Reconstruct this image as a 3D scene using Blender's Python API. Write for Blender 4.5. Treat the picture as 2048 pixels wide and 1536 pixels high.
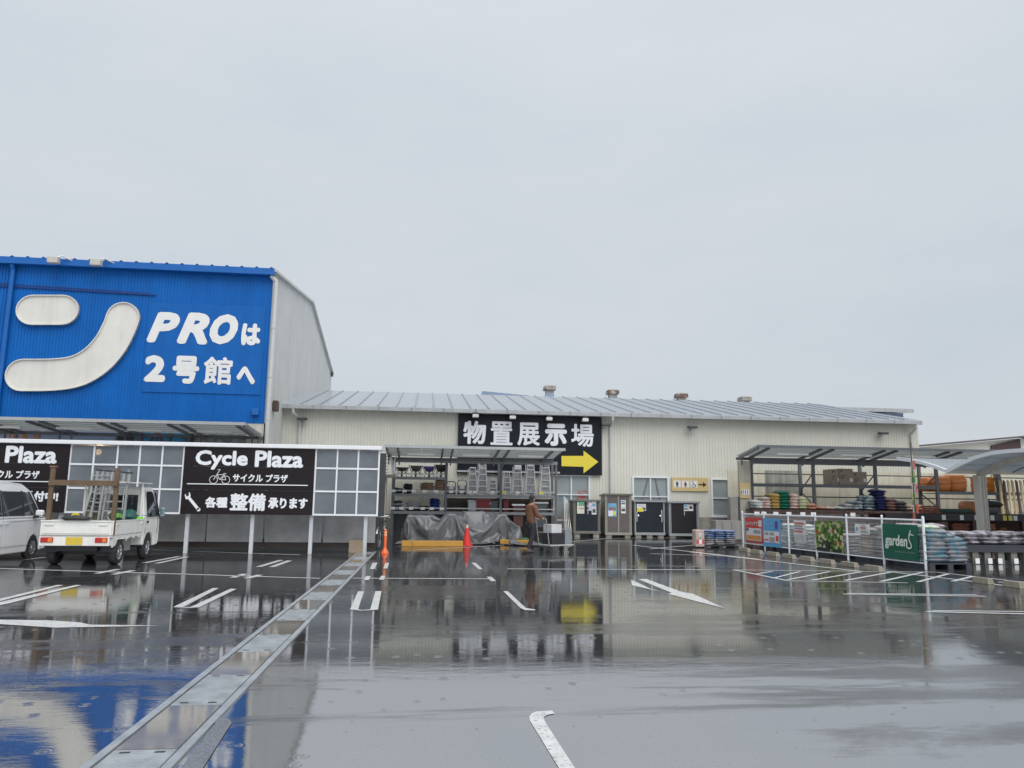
import bpy, bmesh, math, random
from mathutils import Vector, Matrix, noise
R = math.radians
random.seed(7)
for o in list(bpy.data.objects): bpy.data.objects.remove(o)
scn = bpy.context.scene
COL = scn.collection

# ------------------------------------------------------------------ camera
F, EYE = 1520.0, 1.5
PSI, TH, RO = R(6.4), math.atan(236 / 1520), math.atan(.0125)
CD = Vector((math.sin(PSI) * math.cos(TH), math.cos(PSI) * math.cos(TH), math.sin(TH)))
r0 = Vector((math.cos(PSI), -math.sin(PSI), 0)); u0 = r0.cross(CD)
CR = math.cos(RO) * r0 + math.sin(RO) * u0; CU = CR.cross(CD)
CP = Vector((0, 0, EYE))
cam = bpy.data.objects.new('camera', bpy.data.cameras.new('camera')); COL.objects.link(cam)
mw = Matrix((CR, CU, -CD)).transposed().to_4x4(); mw.translation = CP
cam.matrix_world = mw
cam.data.sensor_width = 36; cam.data.lens = 36 * F / 2048
cam.data.clip_end = 2000; cam.data.clip_start = .05
scn.camera = cam

# ------------------------------------------------------------------ overcast sky, soft sun
SUN_EL, SUN_AZ = R(55), R(158)
world = bpy.data.worlds.new('World'); scn.world = world; world.use_nodes = True
nt = world.node_tree; nt.nodes.clear()
def wn(t, **k):
    n = nt.nodes.new(t)
    for a, b in k.items(): setattr(n, a, b)
    return n
out = wn('ShaderNodeOutputWorld'); bg = wn('ShaderNodeBackground')
sky = wn('ShaderNodeTexSky', sky_type='NISHITA', sun_disc=False)
sky.sun_elevation = SUN_EL; sky.sun_rotation = SUN_AZ
sk = wn('ShaderNodeVectorMath', operation='SCALE'); sk.inputs['Scale'].default_value = .08
tc = wn('ShaderNodeTexCoord'); mp = wn('ShaderNodeMapping'); mp.inputs['Scale'].default_value = (1, 1, 3.2)
n1 = wn('ShaderNodeTexNoise'); n1.inputs['Scale'].default_value = 2.3; n1.inputs['Detail'].default_value = 5; n1.inputs['Roughness'].default_value = .55
cr = wn('ShaderNodeValToRGB')
cr.color_ramp.elements[0].position = .28; cr.color_ramp.elements[0].color = (.358, .392, .425, 1)
cr.color_ramp.elements[1].position = .75; cr.color_ramp.elements[1].color = (.415, .432, .455, 1)
mx = wn('ShaderNodeMixRGB'); mx.inputs['Fac'].default_value = .92
L = nt.links.new
L(tc.outputs['Generated'], mp.inputs['Vector']); L(mp.outputs[0], n1.inputs['Vector']); L(n1.outputs['Fac'], cr.inputs['Fac'])
L(sky.outputs[0], sk.inputs[0]); L(sk.outputs[0], mx.inputs[1]); L(cr.outputs[0], mx.inputs[2])
sz = wn('ShaderNodeSeparateXYZ'); L(tc.outputs['Generated'], sz.inputs[0])
zr = wn('ShaderNodeMapRange'); zr.inputs['From Max'].default_value = .7; zr.inputs['To Min'].default_value = .93; zr.inputs['To Max'].default_value = 1.12; L(sz.outputs['Z'], zr.inputs['Value'])   # overcast: brighter towards the zenith
zs = wn('ShaderNodeVectorMath', operation='SCALE'); L(mx.outputs[0], zs.inputs[0]); L(zr.outputs[0], zs.inputs['Scale'])
L(zs.outputs[0], bg.inputs['Color']); L(bg.outputs[0], out.inputs['Surface'])
bg.inputs['Strength'].default_value = 1.0
sun = bpy.data.objects.new('sun', bpy.data.lights.new('sun', 'SUN')); COL.objects.link(sun)
sun.data.energy = 1.5; sun.data.angle = R(60); sun.data.color = (1, .97, .93)
sd = Vector((math.sin(SUN_AZ) * math.cos(SUN_EL), math.cos(SUN_AZ) * math.cos(SUN_EL), math.sin(SUN_EL)))
sun.rotation_euler = (-sd).to_track_quat('-Z', 'Y').to_euler()
scn.view_settings.view_transform = 'Standard'; scn.view_settings.look = 'None'
scn.view_settings.exposure = .74; scn.view_settings.gamma = 1
scn.view_settings.use_curve_mapping = False
scn.render.engine = 'CYCLES'
scn.render.resolution_x, scn.render.resolution_y = 1024, 768

# ------------------------------------------------------------------ measuring helpers (photo pixel -> place in the world)
def ray(x, y): return CD + (x - 1024) / F * CR - (y - 768) / F * CU
def G(x, y, z=0.):
    v = ray(x, y); return CP + v * ((z - EYE) / v.z)
def W(x, y, Y):
    v = ray(x, y); return CP + v * (Y / v.y)
def WX(x, y, X):
    v = ray(x, y); return CP + v * (X / v.x)

# ------------------------------------------------------------------ materials
MATS = {}
def mat(name, col, rough=.5, metal=0, var=.12, scale=4., bump=0., bscale=60., streak=0., alpha=1., transl=0., emit=0., spec=.5, coat=0., trans=0., col2=None, pscale=5.):
    if name in MATS: return MATS[name]
    m = bpy.data.materials.new(name); m.use_nodes = True; t = m.node_tree; p = t.nodes['Principled BSDF']
    def N(ty): return t.nodes.new(ty)
    lk = t.links.new
    tco = N('ShaderNodeTexCoord')
    nz = N('ShaderNodeTexNoise'); nz.inputs['Scale'].default_value = scale; nz.inputs['Detail'].default_value = 6; nz.inputs['Roughness'].default_value = .6
    lk(tco.outputs['Object'], nz.inputs['Vector'])
    ra = N('ShaderNodeMapRange'); ra.inputs['From Min'].default_value = .25; ra.inputs['From Max'].default_value = .75
    ra.inputs['To Min'].default_value = 1 - var; ra.inputs['To Max'].default_value = 1 + var
    lk(nz.outputs['Fac'], ra.inputs['Value'])
    last = ra.outputs[0]
    if streak:
        ma = N('ShaderNodeMapping'); ma.inputs['Scale'].default_value = (3.2, 3.2, .16)
        lk(tco.outputs['Object'], ma.inputs['Vector'])
        n2 = N('ShaderNodeTexNoise'); n2.inputs['Scale'].default_value = 1.3; n2.inputs['Detail'].default_value = 7; n2.inputs['Roughness'].default_value = .65
        lk(ma.outputs[0], n2.inputs['Vector'])
        r2 = N('ShaderNodeMapRange'); r2.inputs['From Min'].default_value = .45; r2.inputs['From Max'].default_value = .75
        r2.inputs['To Min'].default_value = 1; r2.inputs['To Max'].default_value = 1 - streak
        lk(n2.outputs['Fac'], r2.inputs['Value'])
        mu = N('ShaderNodeMath'); mu.operation = 'MULTIPLY'; lk(last, mu.inputs[0]); lk(r2.outputs[0], mu.inputs[1]); last = mu.outputs[0]
    vm = N('ShaderNodeVectorMath'); vm.operation = 'SCALE'; vm.inputs[0].default_value = col[:3]
    lk(last, vm.inputs['Scale']); lk(vm.outputs[0], p.inputs['Base Color'])
    if col2:
        n3 = N('ShaderNodeTexNoise'); n3.inputs['Scale'].default_value = pscale; n3.inputs['Detail'].default_value = 2
        ob = N('ShaderNodeObjectInfo'); av = N('ShaderNodeVectorMath'); av.operation = 'ADD'; lk(tco.outputs['Object'], av.inputs[0]); lk(ob.outputs['Location'], av.inputs[1]); lk(av.outputs[0], n3.inputs['Vector'])
        r3 = N('ShaderNodeMapRange'); r3.inputs['From Min'].default_value = .50 if pscale < 20 else .60; r3.inputs['From Max'].default_value = .56 if pscale < 20 else .68; lk(n3.outputs['Fac'], r3.inputs['Value'])
        m3 = N('ShaderNodeMixRGB'); m3.inputs[2].default_value = (*col2, 1); lk(r3.outputs[0], m3.inputs[0]); lk(vm.outputs[0], m3.inputs[1]); lk(m3.outputs[0], p.inputs['Base Color'])
    rr = N('ShaderNodeMapRange'); rr.inputs['To Min'].default_value = max(.02, rough * .75); rr.inputs['To Max'].default_value = min(1, rough * 1.25)
    lk(nz.outputs['Fac'], rr.inputs['Value']); lk(rr.outputs[0], p.inputs['Roughness'])
    p.inputs['Metallic'].default_value = metal; p.inputs['Specular IOR Level'].default_value = spec
    p.inputs['Coat Weight'].default_value = coat; p.inputs['Coat Roughness'].default_value = .08
    p.inputs['Alpha'].default_value = alpha
    p.inputs['Transmission Weight'].default_value = trans
    if emit: p.inputs['Emission Color'].default_value = (*col[:3], 1); p.inputs['Emission Strength'].default_value = emit
    if bump:
        nb = N('ShaderNodeTexNoise'); nb.inputs['Scale'].default_value = bscale; nb.inputs['Detail'].default_value = 4
        lk(tco.outputs['Object'], nb.inputs['Vector'])
        bu = N('ShaderNodeBump'); bu.inputs['Strength'].default_value = bump; bu.inputs['Distance'].default_value = .02
        lk(nb.outputs['Fac'], bu.inputs['Height']); lk(bu.outputs[0], p.inputs['Normal'])
    if transl:
        tr = N('ShaderNodeBsdfTranslucent'); tr.inputs['Color'].default_value = (*col[:3], 1)
        ms = N('ShaderNodeMixShader'); ms.inputs[0].default_value = transl
        lk(p.outputs[0], ms.inputs[1]); lk(tr.outputs[0], ms.inputs[2]); lk(ms.outputs[0], t.nodes['Material Output'].inputs['Surface'])
    MATS[name] = m; return m
ORD = ['lowest','second','third','fourth','fifth','sixth','seventh','eighth','ninth','tenth','eleventh','twelfth']
def nth(lab, k, n): return lab + (', topmost of its pile' if k == n-1 and n > 1 else ', %s from the bottom' % ORD[k] if k else ', lowest of its pile' if n > 1 else '')
def s2l(*c):
    return tuple(((v / 255) / 12.92 if v < 10 else ((v / 255 + .055) / 1.055) ** 2.4) for v in c)

# ------------------------------------------------------------------ mesh helpers
class B:
    def __init__(s): s.v = []; s.f = []
    def add(s, vs, fs):
        n = len(s.v); s.v += [Vector(p) for p in vs]; s.f += [tuple(i + n for i in f) for f in fs]; return s
    def box(s, x0, x1, y0, y1, z0, z1):
        return s.add([(x0,y0,z0),(x1,y0,z0),(x1,y1,z0),(x0,y1,z0),(x0,y0,z1),(x1,y0,z1),(x1,y1,z1),(x0,y1,z1)],
                     [(0,3,2,1),(4,5,6,7),(0,1,5,4),(1,2,6,5),(2,3,7,6),(3,0,4,7)])
    def bar(s, a, b, w, h, up=(0,0,1)):
        a = Vector(a); b = Vector(b); d = (b - a).normalized(); up = Vector(up)
        x = d.cross(up)
        if x.length < 1e-4: x = d.cross(Vector((0,1,0)))
        x.normalize(); y = x.cross(d).normalized(); x *= w / 2; y *= h / 2
        return s.add([a-x-y,a+x-y,a+x+y,a-x+y,b-x-y,b+x-y,b+x+y,b-x+y],
                     [(0,1,2,3),(7,6,5,4),(0,4,5,1),(1,5,6,2),(2,6,7,3),(3,7,4,0)])
    def cyl(s, a, b, r, r2=None, n=10, cap=True):
        a = Vector(a); b = Vector(b); d = (b - a).normalized(); r2 = r if r2 is None else r2
        x = d.cross(Vector((0,0,1)))
        if x.length < 1e-4: x = Vector((1,0,0))
        x.normalize(); y = d.cross(x)
        vs = []
        for i in range(n):
            c = math.cos(2*math.pi*i/n); q = math.sin(2*math.pi*i/n); vs.append(a + (x*c + y*q)*r)
        for i in range(n):
            c = math.cos(2*math.pi*i/n); q = math.sin(2*math.pi*i/n); vs.append(b + (x*c + y*q)*r2)
        fs = [(i, (i+1) % n, n+(i+1) % n, n+i) for i in range(n)]
        if cap: fs += [tuple(range(n))[::-1], tuple(range(n, 2*n))]
        return s.add(vs, fs)
    def tube(s, pts, r, n=6):
        for a, b in zip(pts, pts[1:]): s.cyl(a, b, r, n=n)
        return s
    def prism(s, poly, ext):
        e = Vector(ext); n = len(poly); vs = [Vector(p) for p in poly] + [Vector(p) + e for p in poly]
        return s.add(vs, [tuple(range(n)), tuple(range(n, 2*n))[::-1]] + [(i, n+i, n+(i+1) % n, (i+1) % n) for i in range(n)])
    def quad(s, *p): return s.add(p, [tuple(range(len(p)))])
    def grid(s, fn, nu, nv):
        vs = [fn(i/nu, j/nv) for j in range(nv+1) for i in range(nu+1)]
        return s.add(vs, [(j*(nu+1)+i, j*(nu+1)+i+1, (j+1)*(nu+1)+i+1, (j+1)*(nu+1)+i) for j in range(nv) for i in range(nu)])
    def lathe(s, prof, c=(0,0,0), n=20, axis='z'):
        vs = []
        for r, z in prof:
            for i in range(n):
                a = 2*math.pi*i/n
                p = (r*math.cos(a), r*math.sin(a), z)
                if axis == 'x': p = (p[2], p[0], p[1])
                if axis == 'y': p = (p[0], p[2], p[1])
                vs.append(Vector(c) + Vector(p))
        fs = [(j*n+i, j*n+(i+1) % n, (j+1)*n+(i+1) % n, (j+1)*n+i) for j in range(len(prof)-1) for i in range(n)]
        return s.add(vs, fs)
    def xf(s, m):
        s.v = [m @ v for v in s.v]; return s
def build(b, name, m, parent=None, smooth=False, bevel=0., local=False, seg=2, fix=True):
    me = bpy.data.meshes.new(name)
    off = Vector((0,0,0))
    if parent is None and not local and b.v:
        xs = [v.x for v in b.v]; ys = [v.y for v in b.v]; off = Vector(((min(xs)+max(xs))/2, (min(ys)+max(ys))/2, min(v.z for v in b.v)))
    me.from_pydata([tuple(v - off) for v in b.v], [], b.f)
    if fix:
        bm = bmesh.new(); bm.from_mesh(me); bmesh.ops.recalc_face_normals(bm, faces=bm.faces); bm.to_mesh(me); bm.free()
    me.materials.append(m)
    if smooth: me.polygons.foreach_set('use_smooth', [True]*len(me.polygons))
    o = bpy.data.objects.new(name, me); COL.objects.link(o); o.location = off
    if bevel:
        md = o.modifiers.new('bevel', 'BEVEL'); md.width = bevel; md.segments = seg; md.limit_method = 'ANGLE'; md.angle_limit = R(40)
        me.polygons.foreach_set('use_smooth', [True]*len(me.polygons))
        if hasattr(md, 'harden_normals'): md.harden_normals = True
    if parent is not None:
        o.parent = parent
        if not local:
            pm = Matrix.Translation(parent['_loc']) if '_loc' in parent else Matrix.Identity(4)
            o.matrix_parent_inverse = pm.inverted()
    return o
def tag(o, label=None, cat=None, group=None, kind=None):
    if label: o['label'] = label
    if cat: o['category'] = cat
    if group: o['group'] = group
    if kind: o['kind'] = kind
    return o
def thing(name, loc, label, cat, group=None, rz=0., local=False):
    e = bpy.data.objects.new(name, None); COL.objects.link(e); e.location = loc; e.rotation_euler = (0, 0, rz); e.empty_display_size = .2
    if not local: e['_loc'] = tuple(loc)
    return tag(e, label, cat, group)
def dup(src, loc, rz=None, label=None, group=None, scale=None):
    def cp(o, par):
        c = o.copy(); COL.objects.link(c)
        if par is not None: c.parent = par
        for k in list(o.children): cp(k, c)
        return c
    c = cp(src, None); c.location = loc
    if rz is not None: c.rotation_euler = (0, 0, rz)
    if scale is not None: c.scale = scale
    if label: c['label'] = label
    if group: c['group'] = group
    return c
def inst(me_obj, loc, rz=0., parent=None, label=None, cat=None, group=None, scale=(1,1,1), m=None):
    o = me_obj.copy(); COL.objects.link(o); o.location = loc; o.rotation_euler = (0,0,rz); o.scale = scale
    return o
# flat frame: origin, right, up, outward normal
class Fr:
    def __init__(s, o, ux, uy=(0,0,1)):
        s.o = Vector(o); s.x = Vector(ux).normalized(); s.y = Vector(uy).normalized(); s.n = s.x.cross(s.y)
    def p(s, u, v, d=0): return s.o + s.x*u + s.y*v + s.n*d
    def rect(s, b, u0, u1, v0, v1, d0, d1):
        return b.prism([s.p(u0,v0,d1), s.p(u1,v0,d1), s.p(u1,v1,d1), s.p(u0,v1,d1)], s.n*(d0-d1))
def frY(Y): return Fr((0, Y, 0), (1,0,0))
TXT = {}
def text_geo(s, bold, shear, sp):
    k = (s, bold, shear, sp)
    if k in TXT: return TXT[k]
    cu = bpy.data.curves.new('t', 'FONT'); cu.body = s; cu.offset = bold; cu.shear = shear; cu.resolution_u = 3; cu.fill_mode = 'FRONT'; cu.space_character = sp
    ob = bpy.data.objects.new('t', cu); COL.objects.link(ob)
    bpy.context.view_layer.update()
    dg = bpy.context.evaluated_depsgraph_get()
    me = bpy.data.meshes.new_from_object(ob.evaluated_get(dg))
    vs = [v.co.copy() for v in me.vertices]; fs = [tuple(p.vertices) for p in me.polygons]
    bpy.data.objects.remove(ob); bpy.data.curves.remove(cu); bpy.data.meshes.remove(me)
    x0 = min(v.x for v in vs); x1 = max(v.x for v in vs); y0 = min(v.y for v in vs); y1 = max(v.y for v in vs)
    g = ([((v.x-x0)/(x1-x0), (v.y-y0)/(y1-y0)) for v in vs], fs); TXT[k] = g; return g
def letters(s, fr, u0, u1, v0, v1, d, m, parent, name='lettering', bold=.03, shear=0., thick=.0, sp=1., nd=8):
    # heavy strokes: thin glyph swept round a small circle (copies a hair apart in depth)
    vs, fs = text_geo(s, .0, shear, sp)
    r = bold*(v1-v0); b = B(); w = u1-u0-2*r; h = v1-v0-2*r
    offs = [(0, 0)] + ([(r*math.cos(2*math.pi*k/nd), r*math.sin(2*math.pi*k/nd)) for k in range(nd)] if r else [])
    for k, (ox, oy) in enumerate(offs):
        b.add([fr.p(u0+r+w*a+ox, v0+r+h*c+oy, d+thick-.0004*k) for a, c in vs], fs)
    return build(b, name, m, parent, fix=False)
def pxbox(x0, y0, x1, y1, Y):
    a = W(x0, y1, Y); c = W(x1, y0, Y); return a.x, c.x, a.z, c.z
# ------------------------------------------------------------------ wet asphalt
def asphalt():
    m = bpy.data.materials.new('wet_asphalt'); m.use_nodes = True; t = m.node_tree; p = t.nodes['Principled BSDF']
    def N(ty, **k):
        n = t.nodes.new(ty)
        for a, b in k.items():
            if a in n.inputs: n.inputs[a].default_value = b
            else: setattr(n, a, b)
        return n
    lk = t.links.new
    ge = N('ShaderNodeNewGeometry')
    ma = N('ShaderNodeMapping'); ma.inputs['Scale'].default_value = (.42, 1, 1); lk(ge.outputs['Position'], ma.inputs['Vector'])
    big = N('ShaderNodeTexNoise', Scale=.42, Detail=9, Roughness=.66, Distortion=.8); lk(ma.outputs[0], big.inputs['Vector'])
    pud = N('ShaderNodeMapRange'); pud.inputs['From Min'].default_value = .415; pud.inputs['From Max'].default_value = .475; ms_ = N('ShaderNodeMapping'); ms_.inputs['Scale'].default_value = (.10, .95, 1); ms_.inputs['Rotation'].default_value = (0, 0, R(6)); lk(ge.outputs['Position'], ms_.inputs['Vector'])
    stn = N('ShaderNodeTexNoise', Scale=.9, Detail=7, Roughness=.7, Distortion=.4); lk(ms_.outputs[0], stn.inputs['Vector'])
    sm_ = N('ShaderNodeMixRGB'); sm_.inputs[0].default_value = .42; lk(big.outputs['Fac'], sm_.inputs[1]); lk(stn.outputs['Fac'], sm_.inputs[2]); lk(sm_.outputs[0], pud.inputs['Value'])   # 1 = standing water
    med = N('ShaderNodeTexNoise', Scale=2.2, Detail=6, Roughness=.65); lk(ma.outputs[0], med.inputs['Vector'])
    fine = N('ShaderNodeTexNoise', Scale=130, Detail=3, Roughness=.7); lk(ge.outputs['Position'], fine.inputs['Vector'])
    vor = N('ShaderNodeTexVoronoi', Scale=95); lk(ge.outputs['Position'], vor.inputs['Vector'])
    # colour: dark bitumen, paler stone chips
    c1 = N('ShaderNodeValToRGB'); e = c1.color_ramp.elements
    e[0].position = .3; e[0].color = (.018, .019, .021, 1); e[1].position = .8; e[1].color = (.085, .086, .09, 1)
    lk(fine.outputs['Fac'], c1.inputs['Fac'])
    c2 = N('ShaderNodeValToRGB'); e = c2.color_ramp.elements
    e[0].position = .3; e[0].color = (.72, .72, .74, 1); e[1].position = .7; e[1].color = (1.15, 1.14, 1.12, 1)
    lk(med.outputs['Fac'], c2.inputs['Fac'])
    mu = N('ShaderNodeMixRGB', blend_type='MULTIPLY'); mu.inputs['Fac'].default_value = 1; lk(c1.outputs[0], mu.inputs[1]); lk(c2.outputs[0], mu.inputs[2])
    lk(mu.outputs[0], p.inputs['Base Color'])
    # roughness: mirror in the water film, softer where stones stick out
    ro = N('ShaderNodeMapRange'); ro.inputs['To Min'].default_value = .10; ro.inputs['To Max'].default_value = .012
    lk(pud.outputs[0], ro.inputs['Value'])
    md = N('ShaderNodeMath', operation='MULTIPLY'); lk(med.outputs['Fac'], md.inputs[0]); md.inputs[1].default_value = .035
    ad = N('ShaderNodeMath', operation='ADD'); lk(ro.outputs[0], ad.inputs[0]); lk(md.outputs[0], ad.inputs[1])
    lk(ad.outputs[0], p.inputs['Roughness'])
    io = N('ShaderNodeMapRange'); io.inputs['To Min'].default_value = 2.1; io.inputs['To Max'].default_value = 6.4
    gr_ = N('ShaderNodeTexNoise', Scale=48, Detail=3, Roughness=.7); lk(ge.outputs['Position'], gr_.inputs['Vector'])
    gm = N('ShaderNodeMapRange'); gm.inputs['From Min'].default_value = .52; gm.inputs['From Max'].default_value = .72; gm.inputs['To Max'].default_value = .34; lk(gr_.outputs['Fac'], gm.inputs['Value'])
    gs_ = N('ShaderNodeMath', operation='SUBTRACT', use_clamp=True); lk(pud.outputs[0], gs_.inputs[0]); lk(gm.outputs[0], gs_.inputs[1]); lk(gs_.outputs[0], io.inputs['Value']); lk(io.outputs[0], p.inputs['IOR'])
    # relief: stones where the film is thin, faint ripples and drop rings where it is deep
    inv = N('ShaderNodeMath', operation='SUBTRACT'); inv.inputs[0].default_value = 1; lk(pud.outputs[0], inv.inputs[1])
    st = N('ShaderNodeMath', operation='MULTIPLY'); lk(fine.outputs['Fac'], st.inputs[0]); lk(inv.outputs[0], st.inputs[1])
    b1 = N('ShaderNodeBump', Strength=.22, Distance=.003); lk(st.outputs[0], b1.inputs['Height'])
    mr = N('ShaderNodeMapping'); mr.inputs['Scale'].default_value = (.6, 1.6, 1); lk(ge.outputs['Position'], mr.inputs['Vector'])
    rip = N('ShaderNodeTexNoise', Scale=3.2, Detail=5, Roughness=.6); lk(mr.outputs[0], rip.inputs['Vector'])
    b2a = N('ShaderNodeBump', Strength=.5, Distance=.0018); lk(rip.outputs['Fac'], b2a.inputs['Height']); lk(b1.outputs[0], b2a.inputs['Normal'])
    rp2 = N('ShaderNodeTexNoise', Scale=21, Detail=4, Roughness=.7); lk(mr.outputs[0], rp2.inputs['Vector'])
    b2 = N('ShaderNodeBump', Strength=.35, Distance=.0005); lk(rp2.outputs['Fac'], b2.inputs['Height']); lk(b2a.outputs[0], b2.inputs['Normal'])
    # rings of rain drops
    vd = N('ShaderNodeTexVoronoi', Scale=4.6, Randomness=1); vd.voronoi_dimensions = '2D'; lk(ge.outputs['Position'], vd.inputs['Vector'])
    wv = N('ShaderNodeMath', operation='MULTIPLY'); lk(vd.outputs['Distance'], wv.inputs[0]); wv.inputs[1].default_value = 42
    sn = N('ShaderNodeMath', operation='SINE'); lk(wv.outputs[0], sn.inputs[0])
    fo = N('ShaderNodeMapRange'); fo.inputs['From Min'].default_value = .05; fo.inputs['From Max'].default_value = .3; fo.inputs['To Min'].default_value = 1; fo.inputs['To Max'].default_value = 0
    lk(vd.outputs['Distance'], fo.inputs['Value'])
    sx = N('ShaderNodeSeparateColor'); lk(vd.outputs['Color'], sx.inputs[0])
    gt = N('ShaderNodeMath', operation='GREATER_THAN'); lk(sx.outputs[0], gt.inputs[0]); gt.inputs[1].default_value = .8
    m1 = N('ShaderNodeMath', operation='MULTIPLY'); lk(sn.outputs[0], m1.inputs[0]); lk(fo.outputs[0], m1.inputs[1])
    m2 = N('ShaderNodeMath', operation='MULTIPLY'); lk(m1.outputs[0], m2.inputs[0]); lk(gt.outputs[0], m2.inputs[1])
    m3 = N('ShaderNodeMath', operation='MULTIPLY'); lk(m2.outputs[0], m3.inputs[0]); lk(pud.outputs[0], m3.inputs[1])
    b3 = N('ShaderNodeBump', Strength=.3, Distance=.0011); lk(m3.outputs[0], b3.inputs['Height']); lk(b2.outputs[0], b3.inputs['Normal'])
    lk(b3.outputs[0], p.inputs['Normal'])
    return m
ASPH = asphalt()
b = B(); b.quad((-250,-60,0),(250,-60,0),(250,350,0),(-250,350,0))
ground = build(b, 'parking_lot_ground', ASPH, fix=False); tag(ground, 'wet dark asphalt of the parking lot', None, None, 'structure')
ground['_loc'] = tuple(ground.location)

PAINT = mat('road_paint', (.60, .61, .60), .3, var=.22, scale=7, bump=.12, bscale=90, col2=(.20,.20,.20), pscale=34)
def worn_paint():
    m = bpy.data.materials.new('worn_road_paint'); m.use_nodes = True; t = m.node_tree; p = t.nodes['Principled BSDF']; lk = t.links.new
    ge = t.nodes.new('ShaderNodeNewGeometry'); nz = t.nodes.new('ShaderNodeTexNoise'); nz.inputs['Scale'].default_value = 55; nz.inputs['Detail'].default_value = 6; nz.inputs['Roughness'].default_value = .75
    lk(ge.outputs['Position'], nz.inputs['Vector'])
    r = t.nodes.new('ShaderNodeMapRange'); r.inputs['From Min'].default_value = .3; r.inputs['From Max'].default_value = .7
    lk(nz.outputs['Fac'], r.inputs['Value'])
    mx = t.nodes.new('ShaderNodeMixRGB'); mx.inputs[1].default_value = (.09,.09,.092,1); mx.inputs[2].default_value = (.24,.245,.25,1)
    lk(r.outputs[0], mx.inputs[0]); lk(mx.outputs[0], p.inputs['Base Color']); p.inputs['Roughness'].default_value = .22
    return m
WORN = worn_paint()
NP = [0]
def paint_poly(pts, m=PAINT, name='painted_marking'):
    NP[0] += 1
    z = .004 + .0003*(NP[0] % 9)
    b = B(); ps = [G(x, y) for x, y in pts]; b.quad(*[(p.x, p.y, z) for p in ps])
    return build(b, name, m, ground)
def paint_line(a, c, w=.1, m=PAINT, name='painted_line'):
    p = G(*a); q = G(*c); d = (q - p); d.z = 0; d.normalize(); n = Vector((-d.y, d.x, 0))*w/2
    NP[0] += 1; z = Vector((0,0,.004 + .0003*(NP[0] % 9)))
    b = B(); b.quad(p-n+z, q-n+z, q+n+z, p+n+z); return build(b, name, m, ground)
for a, c, w in [((-60,1135.5),(640,1157),.1),((301,1100),(600,1110),.1),((517,1134),(562,1120.5),.13),((543,1134.5),(579,1121.5),.13),
                ((289,1126),(359,1113),.13),((314,1127),(374,1114),.13),((49,1119.5),(90,1115),.13),((193,1147.5),(236,1139),.13),((227,1149),(267,1141),.13),
                ((465,1155.5),(490,1148),.13),((494,1157),(520,1150),.13),((706,1156.7),(988,1158),.09),
                ((1015,1138),(1422,1140),.11),((827,1101),(1033,1089),.1),((1033,1089),(1130,1084.7),.1),((1130,1084.7),(1214,1077.3),.12),((1214,1077.3),(1392,1075.5),.1),
                ((1266,1090.5),(1520,1119),.12),((1300,1098),(1393,1090),.1),((1301,1107.5),(1440,1112),.1),((1380,1104),(1720,1143),.13),
                ((1686,1188.5),(1970,1193),.09),((1695,1187),(1952,1190),.07),((1853,1224),(2130,1230),.09),((1866,1222),(2130,1224.5),.07),
                ((1467,1140),(1576,1162),0.094),((1470,1140),(1872,1144.5),0.086),((1872,1144.5),(2060,1166),0.086),((1576,1162),(1815,1166),0.072),
                ((1508,1149),(1545,1143),0.072),((1545,1157),(1600,1143.5),0.072),((1575,1160),(1660,1143.5),0.079),((1624,1161),(1722,1144),0.086),((1690,1161.5),(1783,1144.5),0.086),
                ((1762,1163.5),(1845,1145),0.094),((1836,1164),(1896,1148),0.094),((1905,1163),(1945,1153),0.094),
                ((1772,1143),(1960,1165),.11),((1960,1165),(2070,1180),.11),((1996,1164.5),(2080,1167),.11)]:
    paint_line(a, c, w)
for pts in [[(426,1176.5),(437,1177),(366,1215),(348,1214)],[(461,1178),(473,1178.5),(398,1215.5),(378,1216)],
            [(115,1170.6),(127,1170.6),(0,1203),(-60,1216),(-70,1214),(-20,1203)],[(152,1170.6),(163,1171),(20,1207),(-50,1221),(-62,1219)],
            [(716,1183),(728,1183),(716,1219.5),(700.5,1218.6)],[(751,1182.5),(763,1182.5),(756,1219),(740.5,1219)],
            [(745,1126),(755,1125.5),(749,1138.5),(740,1138.5)],[(770.5,1126),(778,1126),(774.5,1137.5),(766.5,1137.5)],
            [(732,1152.5),(741.5,1152.5),(737.5,1160.5),(728,1160.5)],[(762.5,1152),(770.5,1152),(768,1160),(758,1160)],
            [(973.5,1154),(983,1154),(992,1163),(982,1163)],[(943,1126),(951,1126),(965.5,1139),(957,1139)],
            [(1006.5,1183),(1015.5,1183),(1052,1217),(1070,1219.5),(1070,1221.5),(1050,1221),(1041,1217)],
            [(1104,1422),(1109,1428),(1095,1430.5),(1088,1435),(1088.5,1441),(1091,1446),(1149,1536),(1160,1553),(1127,1553),(1117,1536),(1059.5,1442),(1058.5,1434),(1063,1428),(1073,1424)],
            [(1262,1160),(1264,1171),(1322,1184),(1300,1177.5),(1285,1170)],[(1277,1159),(1292,1158),(1364,1184.5),(1385,1187.5),(1449,1217),(1400,1205),(1336,1188),(1343,1186)],
            [(-80,1238),(0,1240),(100,1241.5),(160,1245.5),(180,1250),(320,1252),(200,1254.5),(110,1256),(0,1249),(-80,1246)]]:
    paint_poly(pts)
paint_line((348,1214.5),(385,1216),.05); paint_line((701,1218.7),(724,1221.5),.06); paint_line((724,1221.5),(756,1219),.06)
paint_poly([(424,1437),(446,1436),(460,1441),(463,1448),(398,1550),(352,1550),(430,1449)], WORN, 'worn_painted_line')

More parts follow.
